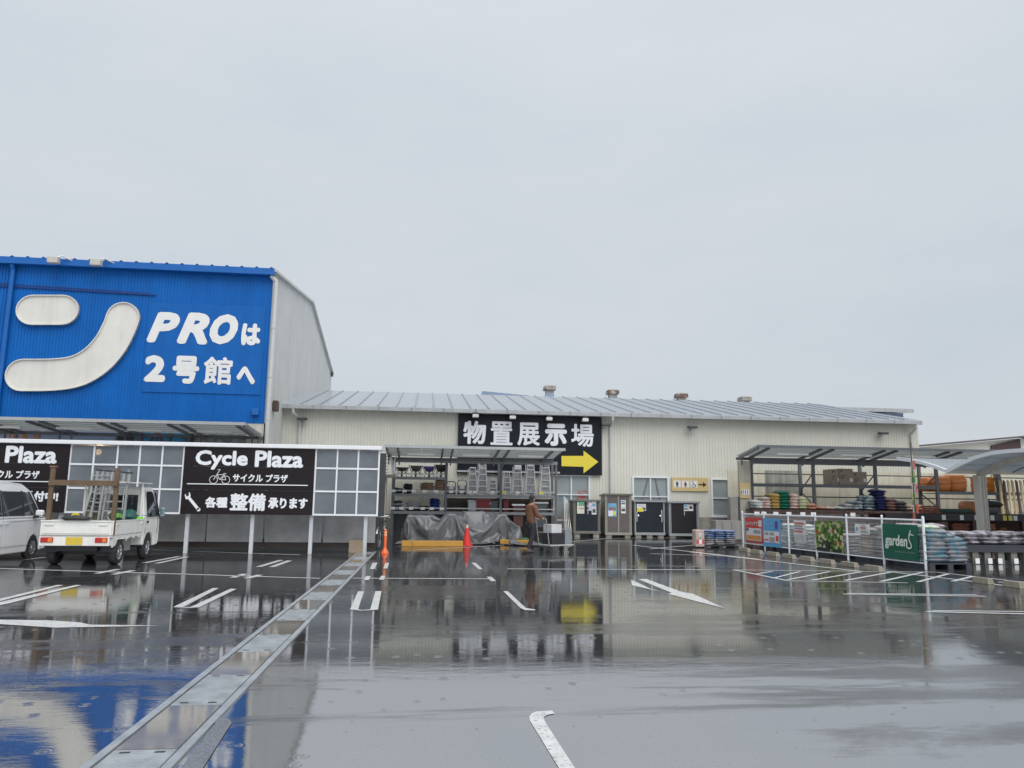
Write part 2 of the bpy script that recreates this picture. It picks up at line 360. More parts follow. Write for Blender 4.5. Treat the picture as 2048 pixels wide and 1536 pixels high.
# ------------------------------------------------------------------ drain channel
GALV = mat('galvanised_steel', (.48, .51, .53), .38, metal=.6, var=.2, scale=6, streak=.2)
CONC_WET = mat('wet_concrete_lid', (.20, .185, .16), .06, var=.2, scale=3)
DX0, DX1 = -1.86, -1.36
dr = thing('drain_channel', (-1.61, 13, 0), 'long steel framed drain channel with alternating plates running from the foreground', 'drain')
for x in (DX0, DX1 - .055):
    build(B().box(x, x+.055, 2.6, 23.2, .0005, .016), 'rail', GALV, dr, bevel=.003)
def plate(y0, y1):
    b = B(); n = 26; w = (DX1-.07) - (DX0+.07); gx = .012
    b.box(DX0+.07, DX1-.07, y0, y1, .001, .009)
    for i in range(n):                            # anti-slip ribs
        yy = y0 + .03 + (y1-y0-.06)*i/(n-1); b.box(DX0+.075, DX1-.075, yy-.008, yy+.008, .009, .0125)
    return b
HOLE = mat('lifting_slot', (.02,.02,.02), .6)
y = 4.05; k = 0
while y < 23:
    L1 = 1.0 if y < 12 else 1.0
    if k % 2 == 0:
        o = build(plate(y+.006, y+L1-.006), 'steel_plate', GALV, dr)
        for xx in (DX0+.12, DX1-.18):
            for yy in (y+.05, y+L1-.08): build(B().box(xx, xx+.06, yy, yy+.025, .0126, .0136), 'lifting_slot', HOLE, o)
    else:
        build(B().box(DX0+.07, DX1-.07, y+.004, y+L1-.004, .001, .010), 'concrete_lid', CONC_WET, dr)
    y += L1; k += 1
build(B().box(DX0+.07, DX1-.07, 2.9, 4.04, .001, .010), 'concrete_lid', CONC_WET, dr)

# ------------------------------------------------------------------ corrugated cladding
def corr(b, x0, x1, Y, z0, z1, pitch, d, holes=()):
    x = x0; pr = [(0,0),(.52,0),(.62,1),(.9,1),(1,0)]
    pts = []
    while x < x1 - 1e-6:
        for a, c in pr[:-1]:
            if x + a*pitch <= x1: pts.append((x + a*pitch, Y - c*d))
        x += pitch
    pts.append((x1, Y))
    for (xa, ya), (xb, yb) in zip(pts, pts[1:]):
        mid = (xa+xb)/2; spans = [(z0, z1)]
        for hx0, hx1, hz0, hz1 in holes:
            if hx0 < mid < hx1:
                ns = []
                for s0, s1 in spans:
                    if hz0 > s0: ns.append((s0, min(s1, hz0)))
                    if hz1 < s1: ns.append((max(s0, hz1), s1))
                spans = [q for q in ns if q[1] > q[0]]
        for s0, s1 in spans: b.quad((xa,ya,s0),(xb,yb,s0),(xb,yb,s1),(xa,ya,s1))
    return b
BEIGE = mat('beige_cladding', (.63, .625, .555), .42, var=.04, scale=1.2, streak=.06)
CONC = mat('concrete', (.33, .31, .27), .7, var=.25, scale=3, bump=.3, bscale=25, streak=.3)
ROOFM = mat('pale_metal_roof', (.43, .46, .50), .22, metal=.55, var=.1, scale=2, streak=.1)
GUT = mat('grey_gutter', (.38, .40, .42), .4, var=.12, scale=2, streak=.25)
WHITEF = mat('white_frame', (.72, .74, .76), .35, var=.05)
GLASS = mat('window_glass', (.27, .31, .315), .06, var=.15, scale=.6, spec=.6)
PIPE = mat('pale_downpipe', (.55, .56, .56), .35, var=.08, streak=.15)
DARKF = mat('dark_shade', (.06, .065, .07), .4)

WY = 35.0                                                     # plane of the beige wall
wh = thing('warehouse', (9, WY+4.5, 0), 'long low beige corrugated warehouse with pale metal roof behind the sheds', 'building')
XL, XR, EZ = -6.5, 24.15, 5.62
wins = []
for (x0, y0, x1, y1, mull, tr) in [(1265.5,954.5,1337,1036,.495,992.8),(1422.7,958.7,1480.5,1031.5,.6,996),(1112,951,1178.5,1040,.455,989)]:
    a = W(x0, y0, WY); c = W(x1, y1, WY); wins.append((a.x, c.x, c.z, a.z, mull, W(x0, tr, WY).z))
b = B(); corr(b, XL, XR, WY, .9, EZ+.05, .145, .014, [w[:4] for w in wins]); build(b, 'wall', BEIGE, wh, fix=False)
build(B().box(XL, XR, WY-.05, WY+.2, 0, .9), 'plinth', CONC, wh)
build(B().box(XR, XR+.02, WY, WY+18, 0, EZ).prism([(XR, WY, EZ), (XR, WY+18, EZ), (XR, WY+9, 7.6)], (.02,0,0)), 'end_wall', BEIGE, wh)
for i, (x0, x1, z0, z1, mu, zt) in enumerate(wins):
    w = build(B().box(x0-.04, x1+.04, WY+.04, WY+.06, z0-.03, z1+.03), 'window', GLASS, wh)
    b = B(); t = .05
    for q in ((x0-t, x1+t, z1-.02, z1+t), (x0-t, x1+t, z0-t, z0+.02)): b.box(q[0], q[1], WY-.06, WY+.035, q[2], q[3])
    for q in (x0, x1): b.box(q-t*.8, q+t*.8, WY-.058, WY+.035, z0+.021, z1-.021)
    xm = x0+(x1-x0)*mu; b.box(xm-.03, xm+.03, WY-.03, WY+.035, z0+.021, z1-.021); b.box(x0+.041, x1-.041, WY-.025, WY+.035, zt-.025, zt+.025)
    build(b, 'frame', WHITEF, w)
    if i < 2:
        build(B().box(x0-.08, x1+.08, WY-.12, WY-.062, z0-.09, z0-.02), 'sill', WHITEF, w)
GREYST = mat('steel_brace', (.16,.17,.18), .5)
x0, x1, z0, z1 = wins[0][:4]
w0 = [o for o in wh.children if o.name.startswith('window')]
b = B(); xm = (x0+x1)/2
b.bar((xm-.1, WY+.02, z1-.05), (x0+.25, WY+.02, z0+.1), .07, .02, (0,1,0)); b.bar((xm+.25, WY+.02, z1-.05), (x1-.25, WY+.02, z0+.1), .07, .02, (0,1,0))
build(b, 'brace', GREYST, w0[0])
RED = mat('red_sticker', (.5, .04, .03), .4); POSTW = mat('white_print', (.68,.69,.68), .35, var=.06)
# red and white window film on the entrance window
x0, x1, z0, z1, mu, zt = wins[2]
b = B()
for i in range(26):
    xx = random.uniform(x0+.9, x1-.15); zz = zt + random.uniform(-.28, .22); l = random.uniform(.05,.32); h = random.uniform(.015,.05)
    b.prism([(xx,WY+.033-i*.0005,zz),(xx+l,WY+.033-i*.0005,zz+random.uniform(-.05,.05)),(xx+l*.8,WY+.033-i*.0005,zz+h)], (0,.0004,0))
build(b, 'window_film', RED, w0[2])
b = B()
for i in range(40):
    xx = random.uniform(x0+.05, x0+.7); zz = zt - random.uniform(.02, .3); s = random.uniform(.02,.06); b.prism([(xx,WY+.032-i*.0003,zz),(xx+s,WY+.032-i*.0003,zz),(xx+s,WY+.032-i*.0003,zz+s)], (0,.0003,0))
build(b, 'window_film', mat('blue_film', (.12,.3,.42), .4), w0[2])

# roof: eave, ridge, one sheet after the other
RY, RZ, EY = WY+9, 7.62, WY-.45
roof = build(B().prism([(XL, EY+.06, EZ-.02), (XL, RY, RZ-.12), (XL, RY+9.3, EZ-.02)], (XR-XL, 0, 0)), 'roof', GUT, wh)
npan = 36; pw = (XR-.12 - XL)/npan
proto = None
sl = Vector((0, RY-EY, RZ-EZ)); nn = Vector((0, -(RZ-EZ), RY-EY)).normalized()
for i in range(npan):
    if proto is None:
        b = B(); n = 6
        for k in range(n):
            xa = pw*k/n; xb = pw*(k+1)/n; xm = xa + (xb-xa)*.5
            for (p, q, hp, hq) in ((xa, xm, 0, 0), (xm, xm+(xb-xm)*.35, 0, .018), (xm+(xb-xm)*.35, xm+(xb-xm)*.7, .018, .018), (xm+(xb-xm)*.7, xb, .018, 0)):
                b.quad(Vector((p,0,0))+nn*hp, Vector((q,0,0))+nn*hq, Vector((q,0,0))+sl+nn*hq, Vector((p,0,0))+sl+nn*hp)
        b.bar(Vector((.02,0,.02))+nn*.02, Vector((.02,0,.02))+sl+nn*.02, .035, .05)
        proto = build(b, 'roof_sheet', ROOFM, roof, local=True, fix=False); proto.location = (XL, EY-.02, EZ+.06)
    else:
        o = proto.copy(); COL.objects.link(o); o.location = (XL+pw*i, EY-.02, EZ+.06)
    # sheets keep the roof as parent
gut = build(B().box(XL, XR-.12, EY-.14, EY-.02, EZ-.13, EZ-.12), 'gutter', GUT, wh)
gseg = None; ng = 21; gw = (XR-.12-XL)/ng
for i in range(ng):
    if gseg is None:
        gseg = build(B().box(.008, gw-.008, 0, .12, 0, .2), 'gutter_segment', GUT, gut, local=True, bevel=.02); gseg.location = (XL, EY-.15, EZ-.14)
    else:
        o = gseg.copy(); COL.objects.link(o); o.location = (XL+gw*i, EY-.15, EZ-.14)
for px_ in (599, 1221, 1822):
    X = W(px_, 860, WY-.1).x
    b = B(); b.tube([(X-.25*(px_ < 700), EY-.1, EZ-.12), (X-.25*(px_ < 700), EY-.05, EZ-.3), (X, WY-.1, EZ-.55), (X, WY-.1, .3)], .06, 10)
    for z in (1.6, 3., 4.4): b.cyl((X, WY-.1, z), (X, WY-.1, z+.05), .072, n=10)
    build(b, 'downpipe', PIPE, wh, smooth=False)

# rear hall with ridge vents
rear = thing('rear_hall', (15, 58, 0), 'grey roofed rear hall showing above the warehouse ridge', 'building')
BLUEG = mat('blue_grey_sheet', (.22,.30,.42), .35, var=.12, streak=.15)
a = W(955, 783, 52); c = W(1820, 830, 52)
RX0, RX1 = a.x, c.x; rz0 = a.z
build(B().box(RX0+.2, RX1-.4, 52.2, 66, 0, rz0-.7), 'wall', BLUEG, rear)
rr_ = build(B().prism([(RX0, 51.6, rz0-.5), (RX0, 58.5, rz0+.1), (RX0, 66.5, rz0-.6), (RX0, 66.5, rz0-.72), (RX0, 51.6, rz0-.62)], (RX1-RX0, 0, 0)), 'roof', ROOFM, rear)
build(B().box(RX0, RX1, 51.5, 51.6, rz0-.72, rz0-.45), 'fascia', GUT, rear)
build(B().prism([(RX0-.03, 51.6, rz0-.7), (RX0-.03, 58.5, rz0+.05), (RX0-.03, 66, rz0-.7)], (.02,0,0)).prism([(RX0+.1, 51.55, rz0-.7), (RX0+2.6, 51.55, rz0-.7),(RX0+3.6, 51.55, rz0-.25),(RX0+.3, 51.55, rz0-.02)], (0,.03,0)), 'gable', BLUEG, rear)
VENT = mat('weathered_vent', (.33,.31,.28), .6, var=.3, scale=5, streak=.4); RUST = mat('rusty_cap', (.34,.32,.30), .7, var=.3, scale=6, col2=(.15,.085,.07), pscale=2.2)
for i, (vx, vy, capm, lab) in enumerate([(1099,772,RUST,'rusty roof vent leftmost on the ridge above the black sign'), (1225,780,RUST,'rusty roof vent second from left on the ridge'), (1362,787,RUST,'brown capped roof vent third from left on the ridge'), (1489,794,VENT,'pale capped roof vent rightmost on the ridge')]):
    p = W(vx, vy, 57.5); s = .95
    v = thing('roof_vent', (p.x, 57.5, p.z-1.2), lab, 'vent', 'roof vents along the rear ridge')
    def fru(z0, z1, w0, w1): 
        return B().add([(p.x-w0,57.5-w0,z0),(p.x+w0,57.5-w0,z0),(p.x+w0,57.5+w0,z0),(p.x-w0,57.5+w0,z0),(p.x-w1,57.5-w1,z1),(p.x+w1,57.5-w1,z1),(p.x+w1,57.5+w1,z1),(p.x-w1,57.5+w1,z1)],[(0,3,2,1),(4,5,6,7),(0,1,5,4),(1,2,6,5),(2,3,7,6),(3,0,4,7)])
    build(fru(p.z-1.6, p.z-.62, .42, .3), 'base', BLUEG if i < 3 else VENT, v)
    build(fru(p.z-.62, p.z-.36, .3, .3), 'neck', VENT, v)
    build(fru(p.z-.36, p.z-.08, .46, .44), 'cap', capm, v, bevel=.05); build(fru(p.z-.08, p.z, .44, .36), 'cap_top', VENT, v)

# ------------------------------------------------------------------ blue store building
BLUE = mat('blue_cladding', (.0, .125, .46), .5, var=.12, scale=.8, streak=.16, spec=.3)
BLUE2 = mat('blue_trim', (.004, .115, .42), .4, var=.1)
GREYW = mat('grey_side_cladding', (.56,.575,.565), .5, var=.08, scale=.6, streak=.2)
BY, BX = 30.95, -6.4
st = thing('store_building', (-14, 41, 0), 'tall store building with bright blue corrugated front and grey side', 'building')
bz = W(300, 842, BY).z; tz = 10.66
b = B(); corr(b, -20.5, BX, BY, bz, tz, .118, .024); build(b, 'front_wall', BLUE, st, fix=False)
build(B().box(-20.5, BX, BY+.01, BY+.25, 0, bz+.02), 'lower_wall', mat('cream_wall', (.55,.53,.47), .6, streak=.2), st)
b = B()
prof = [(BY, 0), (BY, tz), (41, 12.0), (51, 9.75), (51, 0)]
b.add([(BX, y, z) for y, z in prof], [tuple(range(5))]); 
for k in range(42):                                          # ribs of the side cladding
    yy = BY+.3+k*.47
    zt = tz+(12-tz)*(yy-BY)/(41-BY) if yy < 41 else 12-(yy-41)*.225
    if yy < 50.9: b.box(BX, BX+.008, yy, yy+.06, 0, zt-.03)
build(b, 'side_wall', GREYW, st, fix=False)
b = B()
b.prism([(-20.6, BY-.3, tz-.05), (-20.6, 41, 12.02), (-20.6, 41, 12.12), (-20.6, BY-.3, tz+.06)], (14.35, 0, 0)); b.prism([(-20.6, 41, 12.02), (-20.6, 51.1, 9.75), (-20.6, 51.1, 9.85), (-20.6, 41, 12.12)], (14.35,0,0))
build(b, 'roof', GREYW, st)
eave = build(B().box(-20.6, BX+.1, BY-.34, BY-.04, tz-.2, tz+.08), 'eave_trim', BLUE2, st, bevel=.02)
re0 = None
for i in range(25):
    if re0 is None: o = re0 = build(B().prism([(0,0,0),(.12,0,0),(.09,0,.035),(.03,0,.035)], (0,.4,0)), 'roof_rib_end', BLUE2, eave, local=True)
    else: o = re0.copy(); COL.objects.link(o)
    o.location = (-20.4+i*.58, BY-.36, tz+.08)
b = B(); xc = BX+.05
b.tube([(xc-.1, BY-.2, tz-.2), (xc+.1, BY-.1, tz-.42), (xc+.1, BY-.1, 0)], .085, 10)
for z in (2.9, 4.6, 6.3, 8.3): b.cyl((xc+.1, BY-.1, z), (xc+.1, BY-.1, z+.05), .1, n=10)
build(b, 'downpipe', PIPE, st)
X = W(8, 700, BY-.1).x
b = B(); b.tube([(X, BY-.25, tz-.2), (X, BY-.12, tz-.4), (X, BY-.12, bz)], .09, 10); build(b, 'downpipe', BLUE2, st)
a = W(-40, 574, BY-.05); c = W(312, 590, BY-.05)
build(B().bar((a.x, BY-.06, a.z+.1), (c.x, BY-.06, c.z), .03, .05).bar((a.x, BY-.06, a.z+.2), (c.x-.3, BY-.06, c.z+.06), .02, .03), 'cable_conduit', mat('navy_conduit', (.006,.04,.2), .5), st)
x0, x1, z0, z1 = pxbox(503, 817, 518, 830, BY-.1); build(B().box(x0, x1, BY-.16, BY-.031, z0, z1), 'junction_box', BLUE2, st, bevel=.01)
p = WX(546, 812, BX); build(B().box(BX+.02, BX+.22, p.y-.2, p.y+.2, p.z-.22, p.z+.22), 'wall_lamp', mat('brown_box', (.09,.05,.04), .5), st, bevel=.03)
p = WX(662, 750, BX); build(B().box(BX, BX+.14, p.y-.2, p.y+.1, p.z-.1, p.z+.1), 'bracket', DARKF, st)

# raised white character on the blue front
CREAM = mat('cream_sign_face', (.70,.685,.64), .45, var=.07, scale=1.1, streak=.12)
def outline_sign(label, cpts, hw, group):
    # centre line in photo pixels -> wall metres, offset both ways with round ends
    P = [W(x, y, BY-.1) for x, y in cpts]; P = [Vector((p.x, p.z)) for p in P]
    Q = []                                           # smooth centre line
    for i in range(len(P)-1):
        p0 = P[max(i-1,0)]; p1 = P[i]; p2 = P[i+1]; p3 = P[min(i+2,len(P)-1)]
        for k in range(6):
            t = k/6; Q.append(.5*((2*p1)+(p2-p0)*t+(2*p0-5*p1+4*p2-p3)*t*t+(3*p1-p0-3*p2+p3)*t**3))
    Q.append(P[-1])
    def nrm(i):
        d = (Q[min(i+1,len(Q)-1)]-Q[max(i-1,0)]).normalized(); return Vector((-d.y, d.x))
    up = [Q[i]+nrm(i)*hw for i in range(len(Q))]; dn = [Q[i]-nrm(i)*hw for i in range(len(Q))]
    def cap(c, n, sgn):
        a0 = math.atan2(n.y, n.x); return [c+Vector((math.cos(a0+sgn*math.pi*k/12), math.sin(a0+sgn*math.pi*k/12)))*hw for k in range(1,12)]
    poly = up + cap(Q[-1], nrm(len(Q)-1), -1) + dn[::-1] + cap(Q[0], -nrm(0), -1)
    s = thing('raised_sign_shape', (Q[0].x, BY-.1, Q[0].y), label, 'sign', group)
    build(B().prism([(q.x, BY-.13, q.y) for q in poly], (0,.09,0)), 'face', CREAM, s)
    b = B(); n = len(poly)
    for i in range(n):
        a = poly[i]; c = poly[(i+1) % n]; m_ = sum((q for q in poly), Vector((0,0)))/n
        b.bar((a.x, BY-.12, a.y), (c.x, BY-.12, c.y), .16, .03, (0,1,0)) if False else b.prism([(a.x, BY-.2, a.y), (c.x, BY-.2, c.y), (c.x, BY-.035, c.y), (a.x, BY-.035, a.y)], (Vector((-(c-a).y, 0, (c-a).x)).normalized())*-.035)
    build(b, 'rim', mat('cream_rim', (.70,.69,.65), .4), s)
outline_sign('short cream pill shaped raised stroke at the top left of the blue front', [(66.5,620.5),(126.5,620.5)], .60, 'raised white strokes on the blue front')
outline_sign('long cream curved raised stroke sweeping across the blue front', [(47,750.5),(100,750),(140,746),(170,736),(200,715),(224,686),(240,655),(247,636)], .63, 'raised white strokes on the blue front')

PROW = mat('white_letter', (.77,.77,.76), .4, var=.04)
x0, x1, z0, z1 = pxbox(283, 613, 531, 783, BY-.08)
pro = thing('store_direction_sign', ((x0+x1)/2, BY-.07, z0), 'blue panel with white PRO lettering right of the curved stroke', 'sign')
build(B().box(x0, x1, BY-.045, BY-.033, z0, z1), 'panel', mat('blue_panel', (.0,.112,.42), .5, var=.08, streak=.14, spec=.3), pro)
fr = frY(BY-.08)
def glyph(s, box, Y, m, par, **k):
    x0, x1, z0, z1 = pxbox(*box, Y); return letters(s, frY(Y), x0, x1, z0, z1, 0, m, par, 'letter', **k)
def A_(x0, y0, x1, y1): return (x0/2.926, 500+y0/2.926, x1/2.926, 500+y1/2.926)
for s, bx, bo, sh in [('P', A_(855,367,1057,540), .07, .28), ('R', A_(1032,370,1230,548), .07, .28), ('O', A_(1222,378,1398,550), .075, .28), ('は', A_(1408,432,1530,557), .06, 0), ('2', A_(838,618,977,770), .075, 0), ('号', A_(1003,622,1172,780), .055, 0), ('館', A_(1185,628,1365,785), .03, 0), ('へ', A_(1380,683,1498,785), .08, 0)]:
    glyph(s, bx, BY-.055, PROW, pro, bold=bo, shear=sh, thick=.008)
# roof spotlights on the blue eave
for k, (px_, py_, lab) in enumerate([(110,524,'left roof spotlight on the blue eave'), (195,529,'right roof spotlight on the blue eave')]):
    p = W(px_, py_, BY-.6)
    s = thing('roof_spotlight', (p.x, BY-.4, tz), lab, 'spotlight', 'spotlights on the blue eave')
    build(B().box(p.x-.2, p.x+.2, BY-.85, BY-.6, p.z-.1, p.z+.16), 'lamp_head', mat('pale_lamp', (.5,.48,.45), .35), s, bevel=.03)
    build(B().tube([(p.x-.1, BY-.7, p.z+.1), (p.x+.2, BY-.5, p.z+.28), (p.x+.85, BY-.1, p.z+.02)], .025, 6), 'arm', GALV, s)

# picture strip over the store front
strip = thing('poster_strip', (-11, BY-.05, 3.4), 'row of blue sky pictures under the left awning', 'poster')
def pic(px0, px1, m, nm='picture'):
    x0, x1, z0, z1 = pxbox(px0, 866, px1, 890, BY-.06); return build(B().box(x0, x1, BY-.06, BY-.015, z0-.2, z1+.12), nm, m, strip)
pic(-60, 80, mat('lilac_print', (.36,.34,.47), .4, var=.3, scale=1.5)); pic(81, 232, mat('sky_print', (.27,.36,.52), .4, var=.2, scale=.8)); pic(233, 268, mat('dark_print', (.03,.035,.04), .4), 'dark_panel')
pic(269, 370, mat('cyan_print', (.02,.22,.42), .4, var=.5, scale=1.2)); pic(371, 388, MATS['dark_print'], 'dark_panel'); pic(389, 492, mat('grey_foliage_print', (.22,.24,.24), .5, var=.8, scale=6))
b = B()
for i in range(9):
    x = W(20+i*7, 870, BY-.07).x; z = W(30, 872, BY-.07).z; b.bar((x, BY-.065-.001*i, z-.25), (x+random.uniform(-.35,.35), BY-.065-.001*i, z+.2), .06, .001, (0,1,0))
build(b, 'printed_crane', mat('orange_print', (.45,.2,.05), .5), strip)
b = B()
for i in range(5):
    x = W(285+i*14, 875, BY-.07).x; z = W(300, 876, BY-.07).z; b.bar((x, BY-.065-.001*i, z-.25), (x+random.uniform(-.5,.5), BY-.065-.001*i, z+.22), .09, .001, (0,1,0))
build(b, 'printed_bicycle', mat('red_brown_print', (.13,.05,.05), .5), strip)

# far right building
fb = thing('neighbour_building', (40, 58, 0), 'beige building with brown gable opening behind the garden awning', 'building')
FY = 52
a = W(1848, 894, FY); c = W(2036, 877, FY)
build(B().prism([(a.x-4, FY, 0), (c.x+8, FY, 0), (c.x+8, FY, c.z), (c.x, FY, c.z), (a.x-4, FY, a.z-.4)], (0,10,0)), 'wall', BEIGE, fb)
sl2 = Vector((c.x-a.x, 0, c.z-a.z))
build(B().bar(a+Vector((-4,-.3,-.3)), c+Vector((0,-.3,.1)), .6, .12).bar(c+Vector((0,-.3,.1)), c+Vector((9,-.3,-.8)), .6, .12), 'roof_edge', mat('dark_roof_edge', (.10,.08,.09), .5), fb)
x0, x1, z0, z1 = pxbox(1983, 886, 2040, 899, FY-.1); build(B().prism([(x0, FY-.15, z0-.3), (x1, FY-.15, z0+.15), (x1, FY-.15, z1+.3), (x0, FY-.15, z1-.25)], (0,.1,0)), 'gable_opening', mat('dark_brown_board', (.06,.035,.035), .6), fb)
b = B(); corr(b, a.x+2, x0-.1, FY-.1, 0, a.z-.2, .5, .06); build(b, 'cladding', BEIGE, fb, fix=False)
# ------------------------------------------------------------------ awnings
POLY = mat('polycarbonate_sheet', (.56,.58,.57), .35, var=.08, transl=.7)
GREYP = mat('pale_grey_metal', (.40,.42,.43), .4, var=.1)
STEEL = mat('grey_painted_steel', (.115,.125,.14), .42, var=.12, streak=.1)
LTUBE = mat('lamp_tube', (.85,.85,.82), .3, var=.02)
def awning(label, xa, xb, Yn, zn, Yf, zf, raf, tubes, beam, pale):
    cx = (xa+xb)/2
    t = thing('awning', (cx, (Yn+Yf)/2, zf), label, 'awning', 'lattice awnings along the store')
    fw = Vector((0, Yf-Yn, zf-zn)); up = Vector((0, -(zf-zn), Yf-Yn)).normalized()
    build(B().box(xa, xb, Yn-.04, Yn+.04, zn-.05, zn+.05), 'front_beam', pale, t)
    build(B().box(xa, xb, Yf-.06, Yf+.06, zf-.12, zf-.001), 'rear_beam', beam, t)
    xs = sorted(raf)
    for x in xs:
        build(B().bar((x, Yn+.045, zn-.06), (x, Yf-.065, zf-.06), .07, .10), 'rafter', beam, t)
        build(B().box(x-.03, x+.03, Yf-.5, Yf-.44, zf-.35, zf-.09), 'hanger', beam, t)
    np_ = 7
    for k in range(np_):
        p = Vector((0, Yn, zn)) + fw*((k+.5)/np_)
        build(B().box(xa, xb, p.y-.03, p.y+.03, p.z+.016, p.z+.036), 'purlin', GREYP, t)
    n = max(2, int((xb-xa)/1.25))
    for i in range(n):
        a = xa+(xb-xa)*i/n+.012; c = xa+(xb-xa)*(i+1)/n-.012
        q = [Vector((a,Yn,zn)), Vector((c,Yn,zn)), Vector((c,Yn,zn))+fw, Vector((a,Yn,zn))+fw]
        build(B().prism([v+up*.052 for v in q], up*.012), 'roof_panel', POLY, t)
    for (x0, x1) in tubes:
        p = Vector((0, Yn, zn)) + fw*.3
        lamp = build(B().box(x0, x1, p.y-.09, p.y+.09, p.z-.20, p.z-.13), 'light_fitting', LTUBE, t)
    return t
def xs_at(pxs, y, Y): return [W(p, y, Y).x for p in pxs]
GREYP = mat('pale_grey_metal', (.40,.42,.43), .4, var=.1)
pn = W(490, 848, 27.8); pf = W(527, 873, BY)
awning('lattice awning with tube lamps below the blue front', -20, pf.x, 27.8, pn.z, BY-.1, pf.z, xs_at((-70,-44,51,77,195,222,335,362,474), 840, 27.8)+[pf.x-.05],
       [tuple(xs_at(t, 846, 28.6)) for t in ((-30,40),(112,182),(254,322),(394,462))], STEEL, GREYP)
RY0 = 33.5
awning('lattice awning over the ladder rack under the black sign', -1.62, 5.62, 30.4, 3.62, RY0-.1, 3.36, xs_at((795,886,906,999,1019,1106), 897, 30.4)+[-1.55],
       [tuple(xs_at(t, 900, 31.2)) for t in ((815,869),(926,979),(1036,1087))], STEEL, GREYP)
GY = 32.0
awning('long lattice awning over the garden rack at right', 13.45, 33, 29.7, 3.88, GY-.1, 3.55, xs_at((1540,1645,1669,1772,1796,1900,1925), 895, 29.7)+[13.5, 26.3, 26.9, 29.6],
       [tuple(xs_at(t, 899, 30.4)) for t in ((1552,1614),(1680,1740),(1806,1866),(1930,1990))], STEEL, STEEL)

# ------------------------------------------------------------------ cycle shelter front: posts, panes, sign boards
PY = 22.0
PANE = mat('smoky_pane', (.162,.182,.207), .2, var=.25, scale=1.1, alpha=.88)
PFR = mat('white_aluminium', (.74,.76,.79), .3, var=.04)
GPOST = mat('pale_steel_post', (.50,.53,.56), .35, var=.08, streak=.1)
px0 = -230
shl = thing('cycle_shelter', (-7, PY+1, 0), 'white framed bicycle shelter front with smoky panes behind the truck', 'shelter')
TZ = W(762, 893, PY).z; BZ = W(700, 1030, PY).z
xL = W(px0, 880, PY).x; xR = W(762, 893, PY).x
build(B().box(xL, xR+.03, PY-.14, PY+.5, TZ-.11, TZ).box(xL, xR+.03, PY+.52, PY+.6, TZ-.1, TZ-.02), 'top_cap', PFR, shl, bevel=.015)
rowz = [TZ-.115, W(700, 937.5, PY).z, W(700, 983.5, PY).z, BZ]
def xcol(pts): return [W(p, 940, PY).x for p in pts]
secs = [xcol((139,186,233,278,323,366)), xcol((631,674,716,757.5)), xcol((-230,-186))]
for sec in secs:
    for i in range(len(sec)-1):
        for j in range(3):
            build(B().box(sec[i]+.02, sec[i+1]-.02, PY-.01, PY+.01, rowz[j+1]+.02, rowz[j]-.02), 'pane', PANE, shl)
    for x in sec: build(B().box(x-.022, x+.022, PY-.03, PY+.03, BZ-.02, TZ-.112), 'mullion', PFR, shl)
    for z in rowz[1:]:
        build(B().box(sec[0]-.02, sec[-1]+.02, PY-.034, PY+.026, z-.024, z+.024), 'crossbar', PFR, shl)
for p in (374, 504, 622, 731, 246, 120):
    x = W(p, 1060, PY+.12).x; build(B().box(x-.05, x+.05, PY+.07, PY+.17, 0, TZ-.12), 'post', GPOST, shl, bevel=.008)
for p in (382, 411, 530, 644, 740, 180, 300):
    x = W(p, 1060, PY+1.5).x; build(B().box(x-.04, x+.04, PY+1.25, PY+1.33, .1, TZ-.3), 'rear_post', GPOST, shl)
CURT = mat('grey_vinyl_skirt', (.27,.275,.28), .25, var=.3, scale=1.5, bump=.25, bscale=5, alpha=.94)
cx = [xL] + [W(p, 1060, PY+.9).x for p in (60, 230, 412, 528, 645, 752)]
zb = W(500, 1084, PY+.9).z
for a, c in zip(cx, cx[1:]): 
    b = B(); b.grid(lambda u, v: Vector((a+.02+(c-a-.04)*u, PY+.9+.02*math.sin(u*17+a), zb+(BZ+.1-zb)*v)), 12, 2)
    build(b, 'skirt_sheet', CURT, shl, smooth=True, fix=False)
build(B().box(xL, xR-.1, PY+1.0, PY+1.2, .12, .36), 'base_beam', mat('dark_brown_beam', (.035,.024,.022), .35), shl)
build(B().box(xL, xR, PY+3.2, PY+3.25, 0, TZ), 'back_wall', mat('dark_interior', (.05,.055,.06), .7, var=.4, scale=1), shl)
SIGNB = mat('near_black_board', (.014,.010,.012), .45, var=.15, scale=2, spec=.25)
SW = mat('sign_white', (.76,.78,.82), .4, var=.03)
def C_(x0, y0, x1, y1): return (340+x0/4.452, 820+y0/4.452, 340+x1/4.452, 820+y1/4.452)
